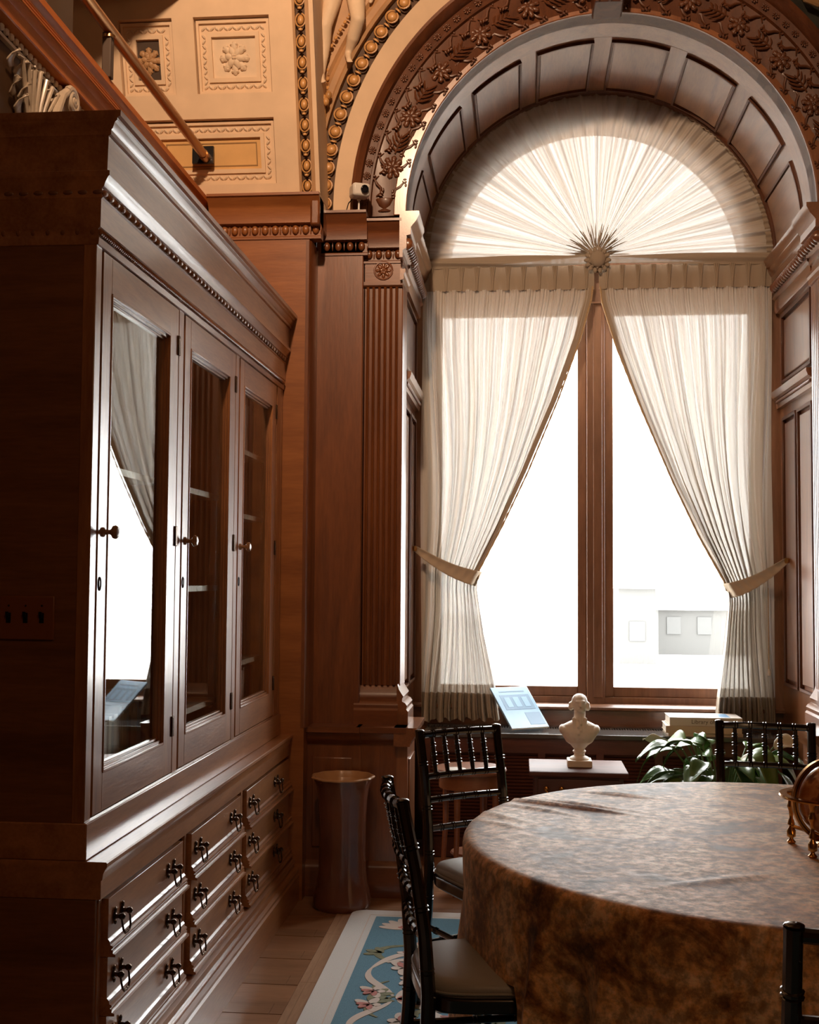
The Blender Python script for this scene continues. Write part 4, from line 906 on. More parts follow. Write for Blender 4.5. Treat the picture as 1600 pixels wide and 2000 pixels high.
def curtain(s_, label, lab2, tie_x, tie_z, inner, bottom_in, xo):
    """s_=-1 left, +1 right; inner: (z, x) of the free edge"""
    e = empty('sheer_curtain', ((xo + tie_x) / 2, YC, 0.66), label, 'curtain', 'pair of sheer tied-back curtains')
    zt, zb = 3.188, 0.672
    def edge(z): return interp(inner, z)
    def pos(u, z, dy=0.0):
        xi = edge(z); wid = abs(xi - xo)
        g = 1.0 + 0.75 * smoothstep(3.0, tie_z, z) * smoothstep(0.7, tie_z, z)      # crowd folds towards the free edge at the tie
        uu = 1 - (1 - u) ** (1 / g) if False else u ** (1 / g)
        x = lerp(xo, xi, uu)
        amp = 0.010 + 0.020 * smoothstep(3.1, 2.4, z)
        near = math.exp(-((z - tie_z) / 0.16) ** 2) * smoothstep(0.35, 0.6, u)
        amp *= (1 - 0.6 * near)
        yy = amp * math.sin(2 * PI * 11 * u + 0.8 * math.sin(3 * z + 5 * u) + s_) + 0.35 * amp * math.sin(2 * PI * 27 * u + 1.3 * z)
        yy += 0.004 * math.sin(2 * PI * 61 * u + 2 * z)
        x += 0.006 * math.sin(2 * PI * 11 * u + 2.2 * z) * smoothstep(3.0, 2.0, z)
        zz = z
        if z < zb + 0.06: zz = z + 0.020 * math.sin(2 * PI * 7 * u) * (1 - (z - zb) / 0.06) * 0.5 + 0.02 * u * (1 - (z - zb) / 0.06)
        return (x, YC - 0.022 + yy - 0.03 * smoothstep(0.4, 1, u) * smoothstep(3.0, tie_z, z) + dy, zz)
    MB().grid(lambda u, v: pos(u, lerp(zb, zt - 0.11, v)), 420, 70).build('sheer', 'sheer', e, smooth=80)
    MB().grid(lambda u, v: pos(u, lerp(zb - 0.002, zb + 0.155, v), -0.0035), 420, 10).build('hem', 'sheer_band', e, smooth=80)
    # heading band with pinch pleats
    def head(u, v):
        x = lerp(xo, inner[-1][1], u); z = lerp(zt - 0.115, zt + 0.02, v)
        return (x, YC - 0.026 + 0.004 * math.cos(2 * PI * 11 * u), z)
    MB().grid(head, 132, 4).build('heading', 'sheer_band', e, smooth=80)
    for i in range(11):
        x = lerp(xo, inner[-1][1], (i + 0.5) / 11 if s_ < 0 else (i + 0.5) / 11); pm_ = MB()
        for k in (-1, 0, 1): pm_.tube([(x + 0.001 * k, YC - 0.038, zt - 0.115), (x + 0.004 * k, YC - 0.038, zt - 0.05), (x + 0.011 * k, YC - 0.036, zt + 0.018)], [0.0035, 0.004, 0.005], 6)
        pm_.build('pinch_pleat', 'sheer_band', e)
    # braided rope along the free edge
    rp = [(edge(lerp(tie_z, zt - 0.1, i / 60)) - s_ * 0.004, YC - 0.075 + 0.03 * (i / 60), lerp(tie_z, zt - 0.1, i / 60)) for i in range(61)]
    rp = [(p[0], pos(1.0, p[2])[1] - 0.006, p[2]) for p in rp]
    def lead(u, v):
        z = lerp(tie_z + 0.02, zt - 0.10, v); p = pos(1.0, z); w = 0.036 * (1 - 0.35 * (1 - v))
        return (p[0] + s_ * w * u, p[1] - 0.008 + 0.004 * u, z)
    MB().grid(lead, 4, 50).build('leading_hem', 'sheer_band', e, smooth=80)
    tb = MB(); nn = 90
    tb.tube([(p[0], p[1], p[2]) for p in rp], [0.0045 + 0.0018 * (i % 2) for i in range(61)], 6)
    tb.build('edge_braid', 'rope', e)
    # tieback
    t = empty('curtain_tieback', (xo, YC, tie_z), lab2, 'tieback', 'curtain tiebacks')
    hx, hz = (XL - 0.0 if s_ < 0 else XR + 0.0), tie_z + 0.165
    A_ = Vector((hx, 0, hz)); B_ = Vector((tie_x - s_ * 0.004, 0, tie_z)); dv = (B_ - A_).normalized(); nv_ = Vector((dv.z, 0, -dv.x)) if dv.x > 0 else Vector((-dv.z, 0, dv.x))
    def band(u, v):
        p_ = A_.lerp(B_, u) - Vector((0, 0, 0.022 * math.sin(PI * u))); w = lerp(0.024, 0.088, u ** 0.7)
        c_ = p_ + nv_ * ((v - 0.5) * w)
        yy = lerp(6.405, YC - 0.115, u ** 0.8) + 0.010 * math.cos((v - 0.5) * PI) - 0.008 + 0.0025 * math.sin(46 * u + 3 * v)
        return (c_.x, yy + 0.075 * smoothstep(0.90, 1.0, u) ** 2, c_.z)
    bd = MB().grid(band, 60, 8); bo = bd.build('band', 'sheer_tie', t, smooth=80); so_ = bo.modifiers.new('thick', 'SOLIDIFY'); so_.thickness = 0.003
    MB().tube([(hx + s_ * 0.03, 6.40, hz), (hx - s_ * 0.004, 6.385, hz)], [0.012, 0.016], 12).build('hook', 'brass', t)
curtain(-1, 'left sheer curtain tied back to the left window reveal', 'pale tieback holding the left curtain', -0.235, 1.455,
        [(0.67, -0.12), (0.85, -0.14), (1.15, -0.205), (1.40, -0.243), (1.50, -0.235), (1.75, -0.105), (2.05, 0.035), (2.45, 0.20), (2.80, 0.325), (3.02, 0.385), (3.205, 0.405)], -0.12, -0.553)
curtain(1, 'right sheer curtain tied back to the right window reveal', 'pale tieback holding the right curtain', 1.115, 1.40,
        [(0.67, 1.04), (0.85, 1.058), (1.10, 1.095), (1.34, 1.122), (1.44, 1.11), (1.70, 0.97), (2.0, 0.83), (2.40, 0.665), (2.75, 0.53), (3.0, 0.452), (3.205, 0.43)], 1.04, 1.372)
# pull cord hanging by the right reveal
pc = empty('pull_cord', (1.325, 6.50, 0.95), 'thin pull cord with pale tassel hanging in front of the right curtain', 'cord')
MB().tube([(1.325, 6.50, 1.42), (1.325, 6.50, 0.98)], 0.003, 6).build('cord', 'rope', pc); MB().lathe([(0.004, 0), (0.011, 0.006), (0.009, 0.03), (0.003, 0.042)], (1.325, 6.50, 0.945), 10).build('tassel', 'white_plastic', pc)

# radiator cover under the window
rc = empty('radiator_cover', (ACX, 6.43, 0), 'dark radiator cover with slatted front and polished top under the window', 'radiator cover')
RX0, RX1 = XL + 0.06, XR - 0.06
MB().box(RX0, RX1, 6.245, 6.47, 0.625, 0.65).build('top', 'cover_top', rc, bevel=0.004)
m = MB().box(RX0, RX1, 6.47, 6.63, 0.60, 0.625); m.build('grille_bed', 'grille', rc)
m = MB()
for i in range(130): m.box(RX0 + 0.005 + i * 0.0138, RX0 + 0.012 + i * 0.0138, 6.472, 6.56, 0.625, 0.648)
tag(m.build('top_grille', 'grille', rc), kind='stuff')
MB().box(RX0, RX1, 6.56, 6.63, 0.625, 0.65).build('back_strip', 'cover_top', rc)
m = MB(); m.box(RX0, RX1, 6.262, 6.29, 0.55, 0.625); m.box(RX0, RX1, 6.262, 6.29, 0.0, 0.10)
for i in range(7): m.box(RX0 + i * (RX1 - RX0 - 0.04) / 6, RX0 + 0.04 + i * (RX1 - RX0 - 0.04) / 6, 6.262, 6.29, 0.1, 0.55)
m.build('front_frame', 'mahogany', rc, bevel=0.003)
MB().box(RX0, RX1, 6.30, 6.32, 0.0, 0.62).build('backing', 'grille', rc)
sl = MB().box(RX0, RX1, -0.006, 0.006, -0.0045, 0.0045).mesh('slat', 'mahogany')
for i in range(25): inst(sl, 'slat', rc, (0, 6.285, 0.11 + i * 0.018), (0.5, 0, 0)).location.x = -wloc(rc).x

# ================================================================== THINGS ON THE WINDOW SHELF
br = empty('display_stand', (-0.02, 6.36, 0.65), 'clear acrylic easel on the window shelf under the blue book', 'display stand')
fi = math.radians(33); wd = Vector((math.cos(fi), math.sin(fi), 0)); ld = Vector((math.sin(fi), -math.cos(fi), 0)); up = Vector((0, 0, 1))
P0 = Vector((-0.047, 6.268, 0.668)); sl_ = (-ld * 0.222 + up * 0.195); Ls = sl_.length; sn = sl_.normalized(); nn = wd.cross(sn).normalized()
def slab(o, a0, a1, b0, b1, c0, c1):
    pts = [o + wd * a + sn * b + nn * c for c in (c0, c1) for (a, b) in ((a0, b0), (a1, b0), (a1, b1), (a0, b1))]
    return MB().add(pts, [(0, 3, 2, 1), (4, 5, 6, 7), (0, 1, 5, 4), (1, 2, 6, 5), (2, 3, 7, 6), (3, 0, 4, 7)])
W_ = 0.236
slab(P0, 0.03, W_ - 0.03, 0.0, 0.22, -0.022, -0.018).build('back_plate', 'acrylic', br)
slab(P0, 0.03, W_ - 0.03, -0.004, 0.0, -0.022, 0.012).build('lip', 'acrylic', br)
base = P0 + nn * -0.02
for a in (0.035, W_ - 0.04):
    tp = base + wd * a + sn * 0.19; bt = Vector((tp.x, tp.y, 0.65)); b2 = base + wd * a + sn * 0.0
    MB().add([b2, b2 + wd * 0.004, tp + wd * 0.004, tp, Vector((b2.x, b2.y, 0.651)), Vector((b2.x, b2.y, 0.651)) + wd * 0.004, bt + wd * 0.004 + up * 0.001, bt + up * 0.001],
             [(0, 1, 2, 3), (4, 7, 6, 5), (0, 4, 5, 1), (3, 2, 6, 7), (0, 3, 7, 4), (1, 5, 6, 2)]).build('side_leg', 'acrylic', br)
bk = empty('display_book', tuple(P0 + sn * 0.1), 'flat blue-covered book propped on the acrylic easel', 'book')
slab(P0, 0, W_, 0, Ls, -0.006, 0.006).build('cover', 'blue_cover', bk, bevel=0.002); slab(P0, 0.002, W_ - 0.002, -0.002, 0.0, -0.005, 0.005).build('page_edge', 'paper', bk)
slab(P0, 0.03, W_ - 0.02, Ls * 0.44, Ls * 0.80, 0.006, 0.0068).build('cover_picture', 'blue_dark', bk)
for k in range(3): slab(P0, 0.05 + 0.055 * k, 0.085 + 0.055 * k, Ls * 0.50, Ls * 0.74, 0.0068, 0.0074).build('cover_arch', 'blue_cover', bk)
slab(P0, 0.04, 0.20, Ls * 0.87, Ls * 0.90, 0.006, 0.0068).build('cover_line', 'blue_dark', bk); slab(P0, 0.13, W_ - 0.01, 0.02, Ls * 0.36, 0.006, 0.0068).build('cover_corner', 'blue_dark', bk)
def flatbook(name, cx_, cy_, z, w, d, h, rz, mat, label):
    b = empty(name, (cx_, cy_, z), label, 'book', 'flat books stacked on the window shelf', rz=rz)
    m = MB(); m.box(-w / 2, w / 2, -d / 2, d / 2, 0, 0.003); m.box(-w / 2, w / 2, -d / 2, d / 2, h - 0.003, h); m.box(-w / 2, w / 2, -d / 2, -d / 2 + 0.003, 0.003, h - 0.003); m.build('cover', mat, b, local=True)
    MB().box(-w / 2 + 0.004, w / 2 - 0.004, -d / 2 + 0.003, d / 2 - 0.004, 0.003, h - 0.003).build('page_block', 'paper', b, local=True)
    return b
flatbook('large_book', 0.95, 6.365, 0.6505, 0.38, 0.215, 0.017, 0.03, 'book_tan', 'lowest thin tan book in the stack on the window shelf')
flatbook('large_book', 0.945, 6.362, 0.6680, 0.385, 0.22, 0.036, -0.02, 'book_tan', 'thick tan book in the middle of the window shelf stack')
tb_ = flatbook('large_book', 0.955, 6.368, 0.7045, 0.37, 0.21, 0.043, 0.01, 'book_grey', 'grey book with lettered spine on top of the window shelf stack')
tx = bpy.data.curves.new('spine_lettering', 'FONT'); tx.body = 'Library of Congress'; tx.size = 0.030; tx.extrude = 0.0003
to = bpy.data.objects.new('spine_lettering', tx); C.objects.link(to); to.parent = tb_; to.location = (-0.075, -0.1058, 0.012); to.rotation_euler = (PI / 2, 0, 0); tx.materials.append(MATS['ink'])
bpy.context.view_layer.update(); tme = bpy.data.meshes.new_from_object(to); tn = bpy.data.objects.new('spine_text', tme); C.objects.link(tn); tn.parent = tb_; tn.location = to.location; tn.rotation_euler = to.rotation_euler; bpy.data.objects.remove(to); tn.name = 'spine_lettering'
MB().box(-0.13, 0.13, -0.08, 0.075, 0.043, 0.0436).build('cover_picture', 'blue_dark', tb_, local=True)

# ================================================================== SMALL FURNITURE BY THE WINDOW
ch = empty('bedside_chest', (0.268, 5.73, 0), 'small dark mahogany chest with brass drawer pulls, carrying the bust', 'chest')
MB().box(0.062, 0.474, 5.565, 5.91, 0.06, 0.545).build('body', 'mahogany', ch, bevel=0.004)
MB().prism([(5.545, 0.546), (5.54, 0.553), (5.548, 0.566), (5.556, 0.57), (5.925, 0.57), (5.93, 0.56), (5.925, 0.546)], 'x', 0.040, 0.496).build('top', 'chest_top', ch, bevel=0.003)
for k in range(3):
    d_ = MB().box(0.08, 0.456, 5.553, 5.566, 0.405 - 0.15 * k, 0.535 - 0.15 * k).build('drawer', 'mahogany', ch, bevel=0.003)
    for xc in (0.155, 0.385):
        p_ = MB()
        for dx in (-0.035, 0.035): p_.ell((xc + dx, 5.545, 0.49 - 0.15 * k), (0.012, 0.008, 0.014)); p_.ell((xc + dx, 5.534, 0.487 - 0.15 * k), (0.006, 0.008, 0.006))
        p_.tube([(xc - 0.035, 5.532, 0.487 - 0.15 * k), (xc - 0.022, 5.53, 0.458 - 0.15 * k), (xc + 0.022, 5.53, 0.458 - 0.15 * k), (xc + 0.035, 5.532, 0.487 - 0.15 * k)], 0.004, 8); p_.build('pull', 'brass', d_)
for x_ in (0.07, 0.42):
    for y_ in (5.57, 5.86): MB().box(x_, x_ + 0.045, y_, y_ + 0.045, 0, 0.062).build('foot', 'mahogany', ch, bevel=0.004)

# plaster bust
bu = empty('plaster_bust', (0.28, 5.73, 0.57), 'white plaster bust with rolled side hair on a small square socle', 'bust')
B = MB(); bx0, by0, bz0 = 0.28, 5.73, 0.57
def ringstack(rings, n=20):
    vs = []; fs = []
    for (z, rx, ry, dx, dy) in rings:
        for k in range(n):
            a = 2 * PI * k / n; vs.append((bx0 + dx + rx * math.cos(a), by0 + dy + ry * math.sin(a), bz0 + z))
    for i in range(len(rings) - 1):
        for k in range(n):
            l = (k + 1) % n; fs.append((i * n + k, i * n + l, (i + 1) * n + l, (i + 1) * n + k))
    fs.append(tuple(range(n))[::-1]); fs.append(tuple((len(rings) - 1) * n + k for k in range(n))); B.add(vs, fs)
ringstack([(0.084, 0.028, 0.026, 0, 0), (0.10, 0.040, 0.034, 0, -0.004), (0.115, 0.062, 0.044, 0, -0.006), (0.14, 0.078, 0.052, 0, -0.006), (0.165, 0.090, 0.052, 0, -0.004), (0.18, 0.091, 0.048, 0, 0), (0.195, 0.080, 0.042, 0, 0.002), (0.207, 0.055, 0.036, 0, 0.003), (0.216, 0.035, 0.031, 0, 0.003), (0.232, 0.028, 0.029, 0.001, 0.002), (0.250, 0.027, 0.029, 0.002, 0), (0.262, 0.028, 0.03, 0.002, -0.004)])
B.ell((bx0 + 0.001, by0 - 0.002, bz0 + 0.295), (0.034, 0.042, 0.047)); B.ell((bx0 + 0.001, by0 + 0.010, bz0 + 0.306), (0.039, 0.042, 0.038))
B.ell((bx0 + 0.004, by0 - 0.030, bz0 + 0.268), (0.020, 0.014, 0.014))                       # chin
B.capsule((bx0 + 0.004, by0 - 0.043, bz0 + 0.303), (bx0 + 0.004, by0 - 0.051, bz0 + 0.288), 0.005, 0.0075, 8)  # nose
B.ell((bx0 + 0.004, by0 - 0.041, bz0 + 0.275), (0.012, 0.006, 0.0035)); B.ell((bx0 + 0.004, by0 - 0.036, bz0 + 0.309), (0.026, 0.010, 0.006))
for s_ in (-1, 1):
    B.ell((bx0 + s_ * 0.040, by0 + 0.004, bz0 + 0.277), (0.013, 0.022, 0.015)); B.ell((bx0 + s_ * 0.041, by0 + 0.008, bz0 + 0.292), (0.010, 0.02, 0.012))
    B.ell((bx0 + 0.004 + s_ * 0.013, by0 - 0.036, bz0 + 0.299), (0.006, 0.005, 0.004))
    B.capsule((bx0 + s_ * 0.028, by0 - 0.028, bz0 + 0.225), (bx0 + s_ * 0.018, by0 - 0.052, bz0 + 0.135), 0.009, 0.006, 8)
for k in range(4): B.capsule((bx0 + 0.002, by0 - 0.034 - 0.003 * k, bz0 + 0.222 - 0.016 * k), (bx0 + 0.006 * (-1) ** k, by0 - 0.046 - 0.003 * k, bz0 + 0.206 - 0.016 * k), 0.009, 0.007, 8)
for s_ in (-1, 1):
    B.ell((bx0 + s_ * 0.075, by0 + 0.0, bz0 + 0.172), (0.022, 0.040, 0.026), Euler((0, s_ * 0.5, 0)))
remeshed(B, 'figure', 'bust_plaster', bu, 0.0032, 2)
MB().lathe([(0.045, 0.032), (0.047, 0.038), (0.042, 0.044), (0.028, 0.050), (0.024, 0.060), (0.030, 0.066), (0.032, 0.072), (0.026, 0.078), (0.027, 0.090)], (bx0, by0, bz0), 28).build('socle', 'bust_plaster', bu)
MB().box(bx0 - 0.058, bx0 + 0.058, by0 - 0.058, by0 + 0.058, bz0, bz0 + 0.033).build('plinth', 'bust_plaster', bu, bevel=0.005)

# round cherry side table seen through the chair back
rt = empty('round_side_table', (-0.235, 5.62, 0), 'small round cherry side table behind the far left chair', 'table')
MB().lathe([(0.15, 0.55), (0.168, 0.552), (0.172, 0.562), (0.168, 0.57), (0.01, 0.57)], (-0.235, 5.62, 0), 36).build('top', 'cherry', rt)
MB().lathe([(0.145, 0.48), (0.15, 0.482), (0.15, 0.549), (0.13, 0.549), (0.13, 0.48)], (-0.235, 5.62, 0), 36, closed=True).build('apron', 'cherry', rt)
for k in range(4):
    a = PI / 4 + k * PI / 2 + 0.35; x_, y_ = -0.235 + 0.132 * math.cos(a), 5.62 + 0.132 * math.sin(a)
    MB().tube([(x_, y_, 0.545), (x_, y_, 0.3), (x_ + 0.02 * math.cos(a), y_ + 0.02 * math.sin(a), 0.0)], [0.017, 0.014, 0.010], 8).build('leg', 'cherry', rt)
MB().lathe([(0.09, 0.17), (0.095, 0.175), (0.09, 0.182), (0.0, 0.182)], (-0.235, 5.62, 0), 24).build('shelf', 'cherry', rt)
tag(MB().lathe([(0.03, 0), (0.046, 0.001), (0.047, 0.004), (0.04, 0.005), (0.0, 0.004)], (-0.30, 5.55, 0.57), 28).build('coaster', 'white_plastic'), 'round white coaster lying on the small cherry side table', 'coaster')

# umbrella-stand vase
vc = (-0.792, 5.28, 0.0)
vs_ = empty('umbrella_stand', vc, 'tall brown glazed ceramic umbrella stand with scalloped rim in the corner', 'vase')
prof = [(0.10, 0.0), (0.124, 0.002), (0.131, 0.014), (0.130, 0.03), (0.124, 0.06), (0.115, 0.10), (0.106, 0.16), (0.103, 0.26), (0.104, 0.38), (0.109, 0.47), (0.117, 0.53), (0.130, 0.562)]
def scal(a, z): return 1 + 0.022 * smoothstep(0.5, 0.565, z) * math.sin(11 * a) + 0.006 * math.sin(9 * a)
MB().lathe(prof + [(0.137, 0.572), (0.130, 0.574), (0.118, 0.552), (0.105, 0.50), (0.095, 0.30), (0.095, 0.03), (0.01, 0.025)], vc, 72, scal).build('body', 'ceramic', vs_)
MB().lathe([(0.1385, 0.567), (0.141, 0.572), (0.137, 0.577), (0.128, 0.5755), (0.116, 0.553), (0.104, 0.50), (0.100, 0.50), (0.115, 0.549), (0.128, 0.566)], vc, 72, scal, closed=True).build('rim', 'ceramic_in', vs_)

# ================================================================== RUG
rug = empty('floral_rug', (0.9, 3.1, 0), 'blue floral rug with a white border under the round table', 'rug')
def rrect(x0, x1, y0, y1, r, n=8):
    pts = []
    for (cx_, cy_, a0) in ((x1 - r, y1 - r, 0), (x0 + r, y1 - r, PI / 2), (x0 + r, y0 + r, PI), (x1 - r, y0 + r, 1.5 * PI)):
        for i in range(n + 1): a = a0 + PI / 2 * i / n; pts.append((cx_ + r * math.cos(a), cy_ + r * math.sin(a)))
    return pts
MB().prism(rrect(-0.727, 2.4, 0.6, 5.20, 0.06), 'z', 0.0012, 0.010).build('border', 'rug_white', rug)
MB().prism(rrect(-0.614, 2.29, 0.71, 5.10, 0.004, 2), 'z', 0.009, 0.0125).build('field', 'rug_blue', rug)
ln = MB(); 
for (a, b, c, d) in ((-0.645, -0.641, 0.68, 5.13), (-0.645, 2.32, 5.127, 5.131)): ln.box(a, b, c, d, 0.0095, 0.0106)
ln.build('border_line', 'rug_cream', rug)
def ribbon(pts, w, z, mb):
    P = [Vector((p[0], p[1], 0)) for p in pts]; m_ = len(P); vs = []; fs = []
    for i in range(m_):
        t = (P[min(i + 1, m_ - 1)] - P[max(0, i - 1)]).normalized(); n_ = Vector((-t.y, t.x, 0)); ww_ = w * (math.sin(PI * min(1, (i + 0.6) / m_)) * 0.8 + 0.2)
        for zz in (z - 0.002, z): vs += [P[i] + n_ * ww_ + Vector((0, 0, zz)), P[i] - n_ * ww_ + Vector((0, 0, zz))]
    for i in range(m_ - 1):
        a = i * 4; b = a + 4; fs += [(a + 2, a + 3, b + 3, b + 2), (a, a + 2, b + 2, b), (a + 3, a + 1, b + 1, b + 3)]
    mb.add(vs, fs)
def bez(p0, p1, p2, p3, n=14):
    return [tuple((1 - t) ** 3 * p0[k] + 3 * (1 - t) ** 2 * t * p1[k] + 3 * (1 - t) * t * t * p2[k] + t ** 3 * p3[k] for k in (0, 1)) for t in [i / n for i in range(n + 1)]]
def petal(mb, x, y, L, w, a, z):
    pts = [(x + L * (0.5 - 0.5 * math.cos(t)) * math.cos(a) - w * math.sin(t) * math.sin(a), y + L * (0.5 - 0.5 * math.cos(t)) * math.sin(a) + w * math.sin(t) * math.cos(a)) for t in [2 * PI * i / 14 for i in range(14)]]
    mb.prism(pts, 'z', z - 0.002, z)
random.seed(4)
def palmette(x, y, a, s=1.0):
    m1, m2 = MB(), MB()
    for k in range(-3, 4): petal(m1, x, y, 0.15 * s * (1 - 0.05 * abs(k)), 0.022 * s, a + k * 0.36, 0.0139 + 0.0001 * k)
    for k in range(-2, 3): petal(m2, x, y, 0.05 * s, 0.010 * s, a + k * 0.4, 0.0148)
    m2.build('palmette_heart', 'rug_red', m1.build('palmette', 'rug_cream', rug))
def scroll_unit(y0, x0, fl):
    def p(dx, dy): return (x0 + dx, y0 + fl * dy)
    for (q4, w, z, mat, nm) in (((p(0.14, 0.26), p(-0.06, 0.28), p(-0.06, 0.10), p(0.07, 0.06)), 0.016, 0.0140, 'rug_green', 'green_scroll'), ((p(0.22, 0.20), p(0.08, 0.20), p(0.02, 0.10), p(-0.02, -0.02)), 0.018, 0.0142, 'rug_cream', 'cream_scroll'),
                       ((p(-0.02, -0.02), p(-0.05, -0.16), p(0.06, -0.20), p(0.09, -0.30)), 0.016, 0.0144, 'rug_cream', 'cream_scroll'), ((p(0.03, 0.05), p(0.10, 0.12), p(0.20, 0.10), p(0.30, 0.02)), 0.020, 0.0146, 'rug_cream', 'cream_scroll'),
                       ((p(0.10, -0.30), p(0.02, -0.36), p(-0.02, -0.44), p(0.06, -0.50)), 0.012, 0.0143, 'rug_green', 'green_scroll')):
        m = MB(); ribbon(bez(*q4), w, z, m); m.build(nm, mat, rug)
    for (dx, dy, a, sc_) in ((0.12, 0.16, 0.4, 0.8), (0.10, 0.0, -0.3, 1.0), (0.14, -0.12, -0.8, 0.9), (0.02, -0.26, 2.5, 0.8), (0.24, 0.08, 0.1, 0.8), (0.22, -0.38, 0.5, 0.9)):
        m1, m2 = MB(), MB()
        for k in range(5): petal(m1, *p(dx, dy), (0.085 - 0.035 * (k % 2)) * sc_, 0.020 * sc_, a + k * 1.256, 0.0150)
        for k in range(3): petal(m2, *p(dx, dy), 0.060 * sc_, 0.015 * sc_, a + 0.5 + k * 0.9, 0.0156)
        m2.build('blossom_heart', 'rug_red', m1.build('blossom', 'rug_cream', rug))
    for (dx, dy, a) in ((0.02, -0.36, 0.2), (0.20, -0.24, 0.9), (0.0, 0.16, 2.0), (0.26, 0.22, 1.2)):
        m3 = MB()
        for k in range(3): petal(m3, *p(dx, dy), 0.075, 0.016, a + k * 0.7, 0.0145)
        m3.build('leaf_cluster', 'rug_green', rug)
palmette(-0.46, 4.93, 1.9); palmette(-0.40, 4.76, -0.6, 0.9); palmette(-0.10, 4.95, 1.2); palmette(0.2, 4.9, 1.6)
scroll_unit(4.45, -0.53, 1); scroll_unit(3.80, -0.53, -1); scroll_unit(3.15, -0.53, 1); scroll_unit(4.6, -0.16, -1)
palmette(-0.42, 4.12, 0.3, 0.8); scroll_unit(4.12, -0.34, -1); scroll_unit(3.50, -0.36, 1); palmette(-0.50, 3.55, 1.2, 0.8); palmette(0.02, 4.55, -0.4, 1.0)

# ================================================================== TABLE AND CLOTH
TC = (0.745, 3.38); TR = 0.895; TZ = 0.755
tb = empty('round_table', (TC[0], TC[1], 0), 'round wooden table hidden under the brown cloth', 'table')
MB().lathe([(0.86, TZ - 0.035), (0.885, TZ - 0.03), (0.888, TZ - 0.012), (0.875, TZ - 0.006), (0.0, TZ - 0.006)], (TC[0], TC[1], 0), 64).build('tabletop', 'mahogany', tb)
MB().lathe([(0.20, 0.013), (0.22, 0.03), (0.10, 0.08), (0.06, 0.15), (0.055, 0.4), (0.09, 0.5), (0.06, 0.6), (0.2, 0.72)], (TC[0], TC[1], 0), 24).build('pedestal', 'mahogany', tb)
DENT = [(math.radians(201), 0.25), (math.radians(143), 0.22), (math.radians(82), 0.25)]   # where the cloth lies on a pushed-in chair seat
def cloth_bottom(a):
    b_ = 0.022
    for (ac, hw) in DENT:
        da = abs((a - ac + PI) % (2 * PI) - PI); b_ = max(b_, lerp(0.022, 0.503, 1 - smoothstep(hw, hw * 1.25, da)))
    return b_
def cloth_r(a, z):
    f_ = smoothstep(TZ - 0.03, 0.15, z); r = TR + 0.012
    fold = 0.040 * math.sin(9 * a + 0.6 + 0.5 * math.sin(3 * a)) + 0.022 * math.sin(17 * a + 1.1) 
    r += f_ * (0.015 + fold)
    f2 = smoothstep(TZ - 0.02, 0.42, z)
    for (ad, am, wd_) in ((220, 0.060, 0.030), (226.5, -0.035, 0.035), (232, 0.045, 0.028), (243, 0.040, 0.035), (252, -0.02, 0.03), (260, 0.035, 0.03), (110, 0.04, 0.04), (300, 0.04, 0.04), (20, 0.04, 0.04)):
        da = (a - math.radians(ad) + PI) % (2 * PI) - PI; r += am * f2 * math.exp(-(da / wd_) ** 2)
    return r
cl = MB(); nA = 360; R_ = []
rings = [(0.0, TZ)] + [(TR * t, TZ) for t in [i / 44 for i in range(1, 44)]] + [(TR - 0.004, TZ - 0.001), (TR + 0.004, TZ - 0.006), (TR + 0.010, TZ - 0.016)]
def wrinkle(x, y):
    h = 0.0
    for (cx_, cy_, L, w, an, amp) in ((0.09, 3.78, 0.22, 0.014, 2.62, 0.011), (0.17, 3.80, 0.17, 0.010, 2.66, 0.008), (0.05, 3.70, 0.13, 0.012, 2.5, 0.007), (0.32, 3.97, 0.15, 0.009, 2.75, 0.008), (0.22, 3.70, 0.12, 0.010, 2.7, 0.006), (-0.06, 3.58, 0.12, 0.012, 2.3, 0.006), (-0.05, 3.46, 0.10, 0.012, 2.4, 0.005), (0.45, 2.88, 0.2, 0.02, 0.5, 0.004), (0.9, 2.95, 0.2, 0.02, 0.3, 0.004)):
        dx, dy = x - cx_, y - cy_; u = dx * math.cos(an) + dy * math.sin(an); v = -dx * math.sin(an) + dy * math.cos(an)
        h += amp * math.exp(-(u / L) ** 2 * 1.5) * math.exp(-(v / w) ** 2)
    return h
vs = []; fs = []
zs = [TZ - 0.016 - (TZ - 0.05) * (i / 40) ** 1.1 for i in range(1, 41)]
rows_ = rings[1:] + [('h', z) for z in zs]
vs.append((TC[0], TC[1], TZ))
for (r, z) in rows_:
    for k in range(nA):
        a = 2 * PI * k / nA
        if r == 'h': t_ = (TZ - 0.016 - z) / (TZ - 0.05); z_ = lerp(TZ - 0.016, cloth_bottom(a), t_); rr = cloth_r(a, z_)
        else: rr, z_ = r, z
        x, y = TC[0] + rr * math.cos(a), TC[1] + rr * math.sin(a)
        vs.append((x, y, z_ + (wrinkle(x, y) if r != 'h' else 0)))
for k in range(nA): fs.append((0, 1 + k, 1 + (k + 1) % nA))
for j in range(len(rows_) - 1):
    for k in range(nA):
        l = (k + 1) % nA; a0 = 1 + j * nA; a1 = a0 + nA; fs.append((a0 + k, a1 + k, a1 + l, a0 + l))
cl.add(vs, fs); tco = cl.build('tablecloth', 'tablecloth_damask', smooth=80)
tag(tco, 'mottled brown cloth draped over the round table', 'tablecloth')

